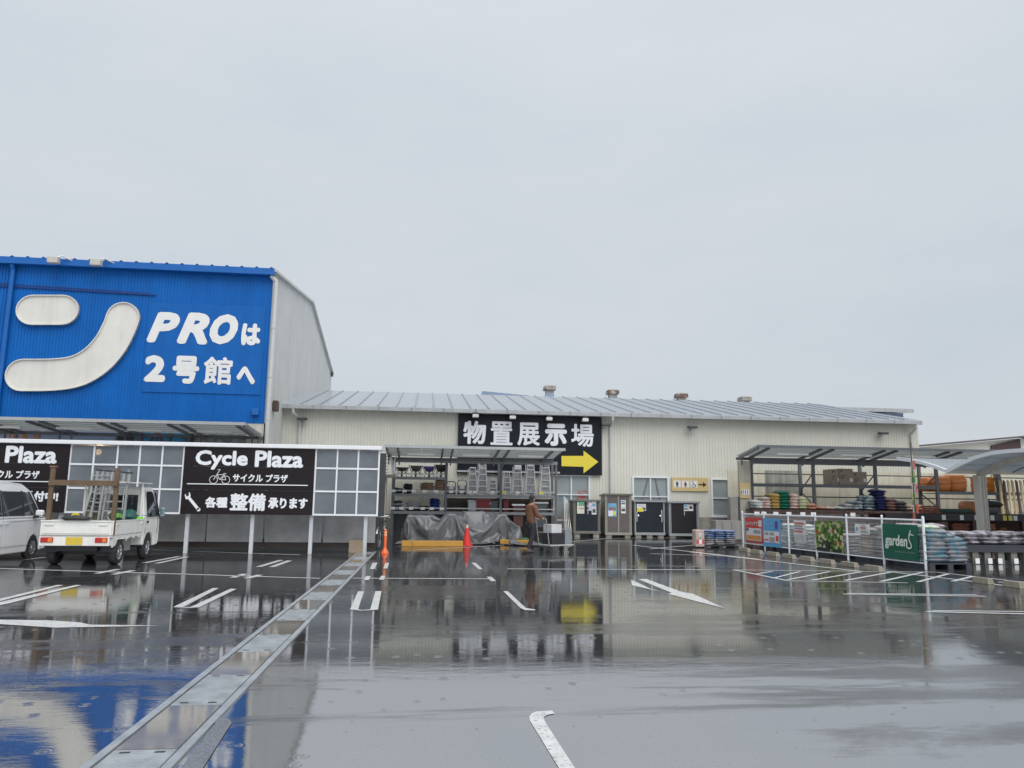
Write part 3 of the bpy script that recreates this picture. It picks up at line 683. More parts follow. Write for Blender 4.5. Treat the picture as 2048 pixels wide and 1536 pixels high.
def cyc_sign(dx, label, right):
    wd = W(629, 940, PY).x - W(368, 940, PY).x; x1 = W(629 if not dx else 138, 940, PY).x; x0 = x1 - wd
    t = thing('shelter_sign', ((x0+x1)/2, PY-.06, BZ), label, 'sign', 'cycle shelter signs')
    for k in range(3): build(B().box(x0, x1, PY-.06, PY-.015, rowz[k+1]+.004-(.02 if k == 2 else 0), rowz[k]-.004), 'board', SIGNB, t)
    def put(s, bx, name='lettering', **k):
        a, c, d, e = pxbox(bx[0], bx[1], bx[2], bx[3], PY-.07)
        sh = x0 - W(368, 940, PY).x
        return letters(s, frY(PY-.07), a+sh, c+sh, d, e, 0, SW, t, name, **k)
    sh = x0 - W(368, 940, PY).x
    put('Cycle', C_(220,364,698,528), bold=.042); put('Plaza', C_(752,368,1192,509), bold=.05); put('サイクル プラザ', C_(555,575,1050,640), bold=.035)
    a, c, d, e = pxbox(*C_(150,655,1228,673), PY-.07)
    build(B().box(a+sh, c+sh, PY-.075, PY-.06, (d+e)/2-.012, (d+e)/2+.012), 'underline', SW, t)
    # bicycle drawing
    a, c, d, e = pxbox(*C_(345,528,540,655), PY-.07); a += sh; c += sh; w = c-a; h = e-d
    b = B(); f = lambda u, v: Vector((a+w*u, PY-.064, d+h*v))
    for cu in (.21, .80):
        for k in range(20):
            q0 = 2*math.pi*k/20; q1 = 2*math.pi*(k+1)/20; r = .19*w
            b.bar(f(cu, .27)+Vector((math.cos(q0)*r,0,math.sin(q0)*r)), f(cu,.27)+Vector((math.cos(q1)*r,0,math.sin(q1)*r)), .012, .014, (0,1,0))
    for p, q in (((.21,.27),(.5,.98)),((.5,.98),(.38,.95)),((.38,.62),(.72,.62)),((.36,.62),(.5,.3)),((.5,.3),(.72,.62)),((.72,.62),(.8,.27)),((.5,.3),(.8,.27)),((.66,.70),(.8,.70))): b.bar(f(*p), f(*q), .014, .014, (0,1,0))
    build(b, 'bicycle_drawing', SW, t)
    if right:
        a, c, d, e = pxbox(*C_(120,735,272,893), PY-.07); b = B(); f = lambda u, v: Vector((a+(c-a)*u, PY-.066, d+(e-d)*v))
        b.bar(f(.22,.76), f(.95,.05), .075, .008, (0,1,0))
        b.prism([f(.0,.85), f(.08,.62), f(.3,.62), f(.38,.8), f(.32,.98), f(.25,1), f(.27,.84), f(.16,.76), f(.08,.82), f(.06,.92)], (0,.006,0)); b.cyl(f(.95,.05)+Vector((0,-.004,0)), f(.95,.05)+Vector((0,.004,0)), .05, n=14)
        build(b, 'wrench_drawing', SW, t)
        put('各種', C_(308,775,515,870), bold=.05); put('整備', C_(528,745,857,897), bold=.035); put('承ります', C_(870,785,1228,878), bold=.05)
    else:
        put('受付中!', (543,995,629-8,1012) if False else (545,989,613,1009), bold=.05)
cyc_sign(0, 'black Cycle Plaza sign board with wrench drawing between the smoky panes', True)
cyc_sign(-491, 'black Cycle Plaza sign board cut by the left picture edge behind the van', False)
# warm bulb inside the shelter
p = W(197, 904, PY+.35)
lb = thing('shelter_lamp', (p.x, PY+.35, p.z), 'warm glowing lamp behind the smoky panes above the truck', 'lamp')
build(B().lathe([(.0,-.09),(.06,-.06),(.085,0),(.06,.06),(.0,.09)], (p.x, PY+.35, p.z), 12), 'bulb', mat('warm_bulb', (1,.72,.36), .4, emit=14, var=0), lb, smooth=True)
build(B().cyl((p.x, PY+.35, p.z+.05), (p.x, PY+.35, TZ-.12), .012, n=6), 'cord', DARKF, lb)
# cardboard box showing under the skirt
a = W(698, 1094, PY+.7); build_ = build(B().box(a.x, a.x+.42, PY+.62, PY+.86, .0, .36), 'cardboard_box', mat('wet_cardboard', (.36,.28,.2), .6), bevel=.01); tag(build_, 'damp cardboard box standing under the shelter skirt', 'box')

# ------------------------------------------------------------------ black warehouse sign
SY = WY-.12
x0, x1, z0, z1 = pxbox(914, 834.5, 1203, 951, SY); z0 = W(1203, 951, SY).z
sg = thing('warehouse_sign', ((x0+x1)/2, SY, z0), 'large black wall sign with white characters and yellow arrow', 'sign')
BLK = mat('sign_black', (.008,.011,.017), .45, var=.2, scale=1.5, spec=.25)
n = 6
for i in range(n): build(B().box(x0+(x1-x0)*i/n+.003, x0+(x1-x0)*(i+1)/n-.003, SY-.05, SY+.06, z0, z1), 'board', BLK, sg)
build(B().box(x0, x1-2, SY-.12, SY-.055, z0+.05, z0+.13), 'bottom_rail', GREYP, sg)
def D_(x0, y0, x1, y1): return (740+x0/4.267, 820+y0/4.267, 740+x1/4.267, 820+y1/4.267)
for s, bx, bo in [('物', D_(793,95,992,290), .036), ('置', D_(1027,100,1218,298), .024), ('展', D_(1257,110,1450,302), .027), ('示', D_(1488,120,1680,305), .06), ('場', D_(1715,122,1908,312), .025)]:
    glyph(s, bx, SY-.06, SW, sg, bold=bo, thick=.02)
b = B(); pts = [W(740+x/4.267, 820+y/4.267, SY-.06) for x, y in ((1633,392),(1822,392),(1822,347),(1948,443),(1822,540),(1822,485),(1635,479))]
build(B().prism([(p.x, SY-.075, p.z) for p in pts], (0,.02,0)), 'arrow', mat('yellow_print', (.72,.60,.05), .4, var=.05), sg)
LAMPH = mat('white_lamp_head', (.6,.6,.58), .35)
for i, (px_, py_) in enumerate(((951,830),(1025,833),(1098,836),(1170,838))):
    p = W(px_, py_, SY-.5)
    s = thing('sign_lamp', (p.x, SY-.5, p.z), ('leftmost','second','third','rightmost')[i] + ' white sign lamp over the black sign counted from the left', 'lamp', 'lamps over the black sign')
    build(B().box(p.x-.14, p.x+.14, SY-.66, SY-.42, p.z-.12, p.z+.02), 'lamp_head', LAMPH, s, bevel=.02); build(B().box(p.x-.1, p.x+.1, SY-.56, SY-.44, p.z+.025, p.z+.12), 'driver_box', DARKF, s); build(B().bar((p.x, SY-.41, p.z+.05), (p.x, WY-.03, p.z+.16), .03, .03), 'arm', GALV, s)
def flood(px_, py_, label):
    p = W(px_, py_, WY-.3); s = thing('wall_floodlight', (p.x, WY-.3, p.z), label, 'floodlight', 'floodlights on the beige wall')
    build(B().box(p.x-.22, p.x+.22, WY-.5, WY-.2, p.z-.05, p.z+.06), 'lamp_head', DARKF, s, bevel=.03); build(B().box(p.x-.05, p.x+.05, WY-.2, WY-.03, p.z-.13, p.z-.05), 'bracket', GALV, s)
flood(605, 838, 'dark floodlight beside the left downpipe of the beige wall'); flood(1211, 850, 'dark floodlight right of the black sign'); flood(1384, 855, 'dark floodlight high on the beige wall above the restroom sign'); flood(1765, 867, 'dark floodlight above the garden awning')

# ------------------------------------------------------------------ restroom signs
x0, x1, z0, z1 = pxbox(1344, 956, 1416.5, 981.5, WY-.1)
rs = thing('restroom_sign', ((x0+x1)/2, WY-.1, z0), 'tan restroom sign with three pictograms and a dark arrow', 'sign')
TAN = mat('tan_board', (.55,.42,.20), .5, var=.06); NAVY = mat('navy_print', (.02,.02,.08), .4); MAROON = mat('maroon_print', (.16,.02,.05), .4); DKB = mat('dark_brown_print', (.05,.02,.025), .4)
build(B().box(x0, x1, WY-.1, WY-.035, z0, z1), 'board', TAN, rs)
def E_(x0, y0, x1, y1): return (1120+x0/5.12, 880+y0/5.12, 1120+x1/5.12, 880+y1/5.12)
def person_icon(x0, x1, z0, z1, Y, m, skirt, par):
    b = B(); w = x1-x0; h = z1-z0; cx = (x0+x1)/2
    b.cyl((cx, Y, z0+.84*h), (cx, Y-.004, z0+.84*h), .07*h, n=10)
    if skirt: b.prism([(cx-.1*w,Y-.004,z0+.74*h),(cx+.1*w,Y-.004,z0+.74*h),(cx+.22*w,Y-.004,z0+.35*h),(cx-.22*w,Y-.004,z0+.35*h)], (0,.003,0))
    else: b.prism([(cx-.16*w,Y-.004,z0+.74*h),(cx+.16*w,Y-.004,z0+.74*h),(cx+.16*w,Y-.004,z0+.4*h),(cx-.16*w,Y-.004,z0+.4*h)], (0,.003,0))
    for s in (-1,1): b.box(cx+s*.07*w-.05*w, cx+s*.07*w+.05*w, Y-.004, Y-.001, z0+.08*h, z0+(.345 if skirt else .395)*h)
    return build(b, 'pictogram', m, par)
for k, bx in enumerate((E_(1165,415,1235,485), E_(1250,417,1320,487), E_(1336,419,1407,489))):
    a, c, d, e = pxbox(*bx, WY-.11); q = build(B().box(a, c, WY-.108, WY-.101, d, e), 'white_square', POSTW, rs)
    if k < 2: person_icon(a, c, d, e, WY-.109, (NAVY, MAROON)[k], k == 1, q)
    else:
        b = B(); w = c-a; f = lambda u, v: Vector((a+w*u, WY-.112, d+(e-d)*v))
        for i in range(14):
            q0 = R(150+i*17); q1 = R(150+(i+1)*17); b.bar(f(.45,.34)+Vector((math.cos(q0)*.26*w,0,math.sin(q0)*.26*w)), f(.45,.34)+Vector((math.cos(q1)*.26*w,0,math.sin(q1)*.26*w)), .02, .004, (0,1,0))
        b.bar(f(.38,.75), f(.42,.42), .03, .004, (0,1,0)); b.bar(f(.42,.42), f(.66,.42), .03, .004, (0,1,0)); b.bar(f(.66,.42), f(.78,.18), .03, .004, (0,1,0)); b.cyl(f(.37,.85), f(.37,.85)+Vector((0,.004,0)), .03, n=8)
        build(b, 'pictogram', NAVY, q)
a, c, d, e = pxbox(*E_(1422,430,1500,485), WY-.11); f = lambda u, v: Vector((a+(c-a)*u, WY-.109, d+(e-d)*v))
build(B().prism([f(0,.38),f(.55,.38),f(.55,.02),f(1,.5),f(.55,.98),f(.55,.62),f(0,.62)], (0,.006,0)), 'arrow', DKB, rs)
pil = thing('pillar_sign', (W(1489, 1000, 31.5).x, 31.5, 0), 'grey pillar board with small tan restroom notice left of the garden rack', 'sign')
x0, x1, z0, z1 = pxbox(1481, 922, 1499, 1060, 31.5); build(B().box(x0, x1, 31.45, 31.6, 0, z1), 'board', mat('cream_grey_board', (.40,.38,.31), .5, streak=.3), pil)
x0, x1, z0, z1 = pxbox(1480.5, 965.5, 1498.5, 996, 31.4); q = build(B().box(x0, x1, 31.38, 31.445, z0, z1), 'notice', TAN, pil)
a, c, d, e = pxbox(1484.5, 978.5, 1498, 990, 31.36); build(B().box(a, c, 31.365, 31.378, d, e), 'white_strip', POSTW, q)
for k in range(3): person_icon(a+.015+k*.09, a+.095+k*.09, d, e, 31.362, NAVY, k == 1, q)
a, c, d, e = pxbox(1481.5, 982.5, 1484, 986.5, 31.36); build(B().prism([(c,31.37,d),(c,31.37,e),(a,31.37,(d+e)/2)], (0,.006,0)), 'arrow', DKB, q)

# ------------------------------------------------------------------ storage sheds
def shed(label, fx0, fx1, ty, by, frm, door, two, depth=.85, roofm=None, overh=.06, SYd=33.7):
    a = W(fx0, by, SYd); c = W(fx1, ty, SYd); x0, x1, z0, z1 = a.x, c.x, a.z, c.z
    t = thing('storage_shed', ((x0+x1)/2, SYd+depth/2, 0), label, 'shed', 'garden storage sheds in a row')
    build(B().box(x0, x1, SYd+.03, SYd+depth, z0, z1-.06), 'body', frm, t)
    build(B().prism([(x0-overh, SYd-.07, z1-.075), (x0-overh, SYd+depth+.05, z1-.13), (x0-overh, SYd+depth+.05, z1-.06), (x0-overh, SYd-.07, z1)], (x1-x0+2*overh,0,0)), 'roof', roofm or frm, t)
    fw = .055
    for q in ((x0, x0+fw), (x1-fw, x1)): build(B().box(q[0], q[1], SYd-.02, SYd+.029, z0+.0, z1-.08), 'corner_post', frm, t)
    build(B().box(x0-.01, x1+.01, SYd-.05, SYd+.028, z0-.06, z0+.05), 'sill', frm, t)
    xm = (x0+x1)/2
    drs = []
    if two:
        drs.append(build(B().box(x0+fw+.06, xm, SYd-.012, SYd+.02, z0+.055, z1-.1), 'door', door, t)); drs.append(build(B().box(xm+.003, x1-fw-.06, SYd+.004, SYd+.026, z0+.055, z1-.1), 'door', door, t))
        build(B().box(x0+fw+.015, x0+fw+.05, SYd-.01, SYd+.025, z0+.055, z1-.1), 'trim', frm, t); build(B().box(x1-fw-.05, x1-fw-.015, SYd-.01, SYd+.025, z0+.055, z1-.1), 'trim', frm, t)
    else:
        drs.append(build(B().box(x0+fw+.02, x1-fw-.02, SYd-.012, SYd+.02, z0+.055, z1-.1), 'door', door, t))
    for k in range(3 if not two else 2):
        xx = x0+.05+(x1-x0-.35)*k/(2 if not two else 1); build(B().box(xx, xx+.25, SYd+.02, SYd+.3, 0, z0-.061), 'block', CONC, t)
    build(B().box(x0+.05, x1-.05, SYd+.35, SYd+depth-.1, 0, z0-.01), 'base_shadow_box', DARKF, t)  # dark box added to give the shadow beneath the shed
    return t, drs, (x0, x1, z0, z1, SYd)
OLIVE = mat('olive_grey_steel', (.15,.145,.122), .4, var=.08); TAUPE = mat('taupe_door', (.105,.09,.085), .45, var=.1); NAVYD = mat('dark_navy_door', (.014,.02,.028), .4, var=.15, spec=.3); SILV = mat('silver_steel', (.27,.285,.30), .35, var=.06); CHAR = mat('charcoal_door', (.02,.018,.021), .4, var=.12, spec=.3); PALEF = mat('pale_olive_frame', (.27,.26,.225), .4)
HND = mat('chrome_handle', (.7,.7,.7), .2, metal=.8)
prints = [mat('print_green', (.12,.42,.25), .4, var=.2), mat('print_cream', (.62,.6,.5), .4, var=.08), mat('print_lilac', (.5,.47,.56), .4, var=.1), mat('print_blue', (.14,.33,.5), .4, var=.3), MATS['white_print'], mat('print_yellow', (.62,.58,.08), .4), mat('print_dark', (.06,.06,.07), .4), mat('print_redbrown', (.3,.12,.1), .4, var=.3)]
def leaflet(px, par, Y, m, bits, n=0):
    x0, x1, z0, z1 = pxbox(*px, Y); o = build(B().box(x0, x1, Y-.006, Y, z0, z1), 'leaflet', m, par)
    for i, (u0, v0, u1, v1, mm) in enumerate(bits):
        build(B().box(x0+(x1-x0)*u0, x0+(x1-x0)*u1, Y-.0085-.0003*i, Y-.0062, z0+(z1-z0)*v0, z0+(z1-z0)*v1), 'printed_block', mm, o)
def S_(x0, y0, x1, y1): return (1120+x0/6.827, 960+y0/6.827, 1120+x1/6.827, 960+y1/6.827)
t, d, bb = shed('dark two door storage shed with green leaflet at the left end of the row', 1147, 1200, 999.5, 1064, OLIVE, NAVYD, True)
Yd = bb[4]-.0125
dots = [(.3+.25*i, .62-.25*j, .42+.25*i, .72-.25*j, prints[6]) for i in range(3) for j in range(2)]
leaflet(S_(232,295,332,458), d[0], Yd, prints[1], [(0,.72,1,1,prints[0]), (.05,.76,.2,.95,POSTW)]+dots)
leaflet(S_(356,293,432,418), d[1], Yd+.016, prints[2], [(.1,.55,.45,.9,prints[7]), (.1,.08,.45,.42,prints[6]), (.55,.6,.95,.85,POSTW)])
leaflet(S_(434,295,495,470), d[1], Yd+.008, POSTW, [(.1,.6,.9,.85,prints[3]), (.15,.12,.85,.42,prints[6]), (.1,.45,.9,.55,prints[2])])
build(B().box((bb[0]+bb[1])/2+.03, (bb[0]+bb[1])/2+.06, bb[4]-.03, bb[4]+.003, 1.0, 1.22), 'handle', HND, d[1])
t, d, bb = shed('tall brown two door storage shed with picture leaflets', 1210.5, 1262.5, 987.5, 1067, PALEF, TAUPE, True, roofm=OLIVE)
leaflet(S_(655,320,772,500), d[0], bb[4]-.0125, prints[3], [(.05,.55,.95,.95,prints[3]), (.1,.5,.9,.7,prints[7]), (.05,.05,.6,.45,POSTW), (.65,.1,.9,.4,prints[5])])
leaflet(S_(834,275,895,455), d[1], bb[4]+.0035, POSTW, [(.1,.68,.9,.78,prints[6]), (.1,.15,.9,.35,prints[6]), (.1,.4,.9,.5,prints[2]), (.1,.82,.9,.95,prints[3])])
build(B().box((bb[0]+bb[1])/2-.03, (bb[0]+bb[1])/2+.03, bb[4]-.03, bb[4]-.0125, bb[2]+.06, bb[3]-.1), 'centre_strip', PALEF, t)
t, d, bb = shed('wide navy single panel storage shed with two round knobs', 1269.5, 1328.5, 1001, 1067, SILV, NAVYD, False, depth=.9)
leaflet(S_(1050,328,1172,418), d[0], bb[4]-.0125, POSTW, [(.1,.6,.9,.9,prints[2]), (.55,.1,.95,.5,prints[6]), (.0,-.15,.7,.42,prints[5])])
b = B(); p = W(*S_(1068,485,0,0)[:2], bb[4]); b.lathe([(0,-.05),(.045,-.04),(.05,-.015),(.03,0)], (p.x, bb[4]-.012, p.z), 14, 'y'); build(b, 'knob', HND, d[0], smooth=True)
b = B(); p = W(*S_(1364,490,0,0)[:2], bb[4]); b.lathe([(0,-.05),(.045,-.04),(.05,-.015),(.03,0)], (p.x, bb[4]-.012, p.z), 14, 'y'); build(b, 'knob', HND, d[0], smooth=True)
for q in (S_(1040,430,1052,570), S_(1380,408,1392,575)):
    x0, x1, z0, z1 = pxbox(*q, bb[4]); build(B().box(x0, x1, bb[4]-.05, bb[4]-.013, z0, z1), 'handle', HND, d[0])
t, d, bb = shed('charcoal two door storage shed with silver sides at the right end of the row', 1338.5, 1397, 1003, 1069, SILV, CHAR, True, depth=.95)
leaflet(S_(1688,335,1750,422), d[1], bb[4]+.0035, POSTW, [(.1,.55,.9,.9,prints[3]), (.1,.2,.9,.42,prints[6])]); leaflet(S_(1755,335,1817,422), d[1], bb[4]+.0035, POSTW, [(.15,.3,.85,.75,prints[6]), (.1,.8,.9,.95,prints[2])])
build(B().box((bb[0]+bb[1])/2-.0, (bb[0]+bb[1])/2+.035, bb[4]-.03, bb[4]+.003, 1.0, 1.18), 'handle', HND, d[1])

# grey service cabinets right of the sheds
cb = thing('service_cabinet', (W(1457, 1050, 31).x, 31, 0), 'grey metal service cabinet with upright side panel near the second window', 'cabinet')
GCAB = mat('grey_cabinet', (.25,.24,.225), .45, var=.12, streak=.2)
x0, x1, z0, z1 = pxbox(1432, 1041.5, 1482, 1062, 30.6); build(B().box(x0, x1, 30.6, 31.3, .1, z1), 'box', GCAB, cb, bevel=.01)
for k in (.25, .62): build(B().box(x0+(x1-x0)*k-.005, x0+(x1-x0)*k+.005, 30.59, 30.599, .12, z1-.03), 'seam', DARKF, cb)
x0, x1, z0, z1 = pxbox(1466, 994, 1480, 1041, 31.1); build(B().box(x0, x1, 31.32, 31.6, .2, z1), 'side_panel', GCAB, cb, bevel=.01); build(B().box(x1, x1+.05, 31.3, 31.62, .2, z1+.01), 'edge', DARKF, cb)

# aluminium poles leaning by the first shed
AL = mat('pale_aluminium', (.36,.37,.37), .35, metal=.3, var=.1)
for i in range(4):
    a = W(1131+i*4.6, 1070+i*.3, 33.2); c = W(1127+i*2.6, 993+i*2.5, 34.6)
    o = build(B().bar((a.x, 33.2+.05*i, 0.), (c.x, 34.5+.03*i, c.z), .03, .05, (0,1,0)), 'aluminium_pole', AL); tag(o, ('leftmost','second','third','rightmost')[i]+' of the long pale poles leaning left of the sheds', 'pole', 'leaning pale poles')
# ------------------------------------------------------------------ shelving rack under the sign
def rackX(px_): return W(px_, 960, RY0).x
rk = thing('storage_rack', (2.2, RY0+.5, 0), 'grey steel shelving rack with ladders and barrows under the awning', 'rack')
RX = [-1.36, .93, 3.32, 5.77]
SH = [W(830, 956, RY0).z, W(830, 990, RY0).z, W(830, 1024.5, RY0).z]
for x in RX:
    for Y in (RY0, RY0+1.0): build(B().box(x-.05, x+.05, Y-.05, Y+.05, 0, 3.3), 'post', STEEL, rk)
    build(B().bar((x, RY0+.06, .5), (x, RY0+.95, 1.3), .03, .03).bar((x, RY0+.06, 2.2), (x, RY0+.95, 1.4), .03, .03), 'brace', STEEL, rk)
RACKG = mat('rack_beam_grey', (.20,.215,.23), .4, var=.1)
build(B().box(RX[0]-.05, RX[3]+.05, RY0-.12, RY0-.055, 3.14, 3.28), 'top_beam', RACKG, rk)
TAGW = mat('price_tag', (.72,.73,.74), .4, var=.04)
WIREG = mat('shelf_deck', (.14,.15,.16), .5)
tag_spots = {(0,0): (793,822,846,875), (1,0): (788,810,828,850,873), (2,0): (788,805,824,847,865,885), (1,1): (903,924,940,950,985), (1,2): (1008,1035,1082)}
for lev, bays in ((0,(0,)),(1,(0,1,2)),(2,(0,1,2))):
    for bay in bays:
        xa, xb = RX[bay]+.05, RX[bay+1]-.05; z = SH[lev]
        s = build(B().box(xa, xb, RY0-.04, RY0+.04, z-.07, z+.05), 'shelf_beam', RACKG, rk)
        build(B().box(xa, xb, RY0+.05, RY0+.95, z-.02, z+.0), 'deck', WIREG, s)
        build(B().box(xa, xb, RY0-.09, RY0-.06, z+.16, z+.21), 'tag_rail', GREYP, s)
        for tx in tag_spots.get((lev, bay), ()):
            x = rackX(tx); build(B().box(x-.09, x+.09, RY0-.10, RY0-.095, z+.11, z+.22), 'price_tag', mat('yellow_tag', (.7,.62,.1), .4) if (lev, bay) == (1,2) and tx != 1035 else TAGW, s)
build(B().box(RX[0]-.1, RX[1], RY0+1.1, RY0+1.15, 0, 1.0), 'back_shade_sheet', DARKF, rk)  # added dark sheet, stands for the shade behind the left bay
build(B().box(RX[1]+.01, RX[3], RY0+1.1, RY0+1.15, 0, SH[1]-.1), 'back_shade_sheet', mat('brown_shade_sheet', (.07,.062,.055), .6, var=.3), rk)  # same for the other bays: shadow put in as brown-dark colour
# wheelbarrows standing on the top shelf
def barrow(px_, ztop, traym, label, h):
    x = rackX(px_); z = SH[0]; Y = RY0+.35
    t = thing('wheelbarrow', (x, Y, z), label, 'wheelbarrow', 'wheelbarrows on the top shelf')
    w = .26
    b = B(); b.add([(x-w*.6,Y-.2,z+.3),(x+w*.6,Y-.2,z+.3),(x+w*.6,Y+.4,z+.3),(x-w*.6,Y+.4,z+.3),(x-w,Y-.3,z+.3+h),(x+w,Y-.3,z+.3+h),(x+w,Y+.5,z+.3+h),(x-w,Y+.5,z+.3+h)],[(0,3,2,1),(0,1,5,4),(1,2,6,5),(2,3,7,6),(3,0,4,7)])
    build(b, 'tray', traym, t, fix=False)
    build(B().lathe([(.10,-.04),(.15,-.03),(.16,0),(.15,.03),(.10,.04)], (x, Y-.25, z+.165), 16, 'x'), 'wheel', DARKF, t, smooth=True)
    for s in (-1, 1):
        build(B().tube([(x+s*.05, Y-.25, z+.17), (x+s*.2, Y+.1, z+.28), (x+s*.3, Y-.1, z+.32+h)], .016, 6), 'handle', GALV if 'purple' in label else DARKF, t); build(B().tube([(x+s*.17, Y+.3, z+.28), (x+s*.2, Y+.35, z+.02)], .014, 6), 'leg', DARKF, t)
DKT = mat('dark_tray', (.03,.036,.042), .4)
barrow(803, 0, DKT, 'black wheelbarrow leftmost on the top shelf', .16); barrow(831, 0, DKT, 'deep black wheelbarrow second on the top shelf', .24); barrow(858, 0, mat('purple_tray', (.035,.03,.2), .4), 'purple blue wheelbarrow third on the top shelf', .22); barrow(882, 0, mat('black_tray', (.015,.014,.016), .4), 'black square wheelbarrow rightmost on the top shelf', .3)
# soft bag / folded-goods mesh
def bag_mesh(lx, ly, h, seed, sag=.25):
    rnd = random.Random(seed); b = B(); N_ = 8
    ph = [rnd.uniform(0, 6) for _ in range(6)]
    def f(u, v, top):
        x = (u-.5)*2; y = (v-.5)*2
        e = max(0, (1-abs(x)**3.2))*max(0, (1-abs(y)**2.6)); k = e**.42
        bumpy = 1+.20*math.sin(5*u+ph[0])*math.sin(4*v+ph[1])+.14*math.sin(11*u+ph[2]+3*v)
        px_ = x*lx/2*(1-.07*(1-k)*math.sin(3*v+ph[3])-.03*math.sin(9*v+ph[5])); py_ = y*ly/2*(1-.05*math.sin(4*u+ph[4])*(1-k))
        z = h*.5 + (h*.5*k*bumpy if top else -h*.5*min(1, k*1.35))
        return Vector((px_, py_, max(0, z)))
    b.grid(lambda u, v: f(u, v, True), N_, N_); b.grid(lambda u, v: f(1-u, v, False), N_, N_)
    return b
BAGS = {}
def bag(name, loc, lx, ly, h, m, label, group, rz=0., cat='bag', seed=None):
    rs_ = random.Random(hash((round(loc[0]*50), round(loc[1]*50), round(loc[2]*50))))
    k = (name, lx, ly, h, m.name, rs_.randrange(4))
    if k not in BAGS:
        o = build(bag_mesh(lx, ly, h, len(BAGS)*3+1), name, m, None, smooth=True, local=True, fix=False); BAGS[k] = o
    else:
        o = BAGS[k].copy(); COL.objects.link(o)
    o.location = loc; o.rotation_euler = (rs_.uniform(-.04,.04), rs_.uniform(-.05,.05), rz+rs_.uniform(-.12,.12)); o.scale = (rs_.uniform(.94,1.06), 1, rs_.uniform(.92,1.18))
    return tag(o, label, cat, group)
FILM = mat('dark_wrapped_goods', (.05,.055,.062), .22, var=.6, scale=9); BRW = mat('brown_white_goods', (.36,.25,.18), .35, var=.55, scale=8); WHG = mat('pale_wrapped_goods', (.42,.44,.47), .25, var=.4, scale=9); BLG = mat('blue_wrapped_goods', (.03,.06,.22), .22, var=.5, scale=7)
for k in range(3): bag('folded_bundle', (rackX(855), RY0+.4, SH[1]+.20+k*.11), .62, .7, .13, BRW, nth('brown bundle on the middle shelf left', k, 3), 'brown bundles on the middle shelf')
for k in range(4): bag('folded_bundle', (rackX(881), RY0+.4, SH[1]+.20+k*.11), .5, .7, .13, BRW, nth('brown bundle next to the rack post', k, 4), 'brown bundles in the taller stack')
for k in range(2): bag('folded_bundle', (rackX(796), RY0+.4, SH[1]+.06+k*.11), .45, .6, .12, FILM, nth('dark wrapped bundle at the left end of the middle shelf', k, 2), 'dark bundles on the middle shelf')
for k in range(4): bag('folded_bundle', (rackX(816), RY0+.4, SH[1]+.06+k*.10), .42, .6, .12, FILM, nth('dark grey bundle in the second stack of the middle shelf', k, 4), 'grey bundles on the middle shelf')
for k in range(4): bag('folded_bundle', (rackX(796), RY0+.4, SH[2]+.05+k*.11), .48, .6, .12, (WHG, FILM)[k % 2], nth('grey wrapped bundle at the left end of the lowest shelf', k, 4), 'grey bundles on the lowest shelf')
for k in range(4): bag('folded_bundle', (rackX(827), RY0+.4, SH[2]+.05+k*.095), .62, .6, .11, (WHG, FILM)[k < 1], nth('silver wrapped bundle in the middle of the lowest shelf', k, 4), 'silver bundles on the lowest shelf')
for k in range(2): bag('folded_bundle', (rackX(849), RY0+.4, SH[2]+.05+k*.11), .45, .6, .13, FILM, nth('black bundle left of the blue bundles', k, 2), 'black bundles on the lowest shelf')
for k in range(5): bag('folded_bundle', (rackX(871), RY0+.4, SH[2]+.06+k*.10), .46, .6, .12, BLG, nth('blue wrapped bundle on the lowest shelf', k, 5), 'blue bundles on the lowest shelf')
# folded platform carts
def cart(px_, h, m, label):
    x = rackX(px_); z = SH[1]+.06; Y = RY0+.25; w = .21
    t = thing('platform_cart', (x, Y, z), label, 'cart', 'grey platform carts on the rack')
    build(B().prism([(x-w,Y,z),(x+w,Y,z),(x+w*.9,Y+.05,z+h*.62),(x-w*.9,Y+.05,z+h*.62)], (0,.05,0)), 'deck', m, t, bevel=.02)
    build(B().tube([(x-w*.9,Y+.07,z+h*.4),(x-w*.95,Y+.1,z+h*.85),(x-w*.6,Y+.1,z+h),(x+w*.6,Y+.1,z+h),(x+w*.95,Y+.1,z+h*.85),(x+w*.9,Y+.07,z+h*.4)], .022, 8), 'handle', DARKF if 'black' in label else m, t)
    build(B().box(x-.1, x+.1, Y-.003, Y+.045, z+h*.38, z+h*.6), 'label_sheet', TAGW, t)
    for s in (-1,1): build(B().cyl((x+s*w*.7,Y-.03,z+.02),(x+s*w*.7,Y+.01,z+.02), .05, n=12), 'wheel', DARKF, t)
CART1 = mat('grey_cart', (.2,.21,.22), .4)
cart(903, .55, CART1, 'grey folding platform cart with black handle'); cart(925, .62, CART1, 'grey folding platform cart with grey handle')
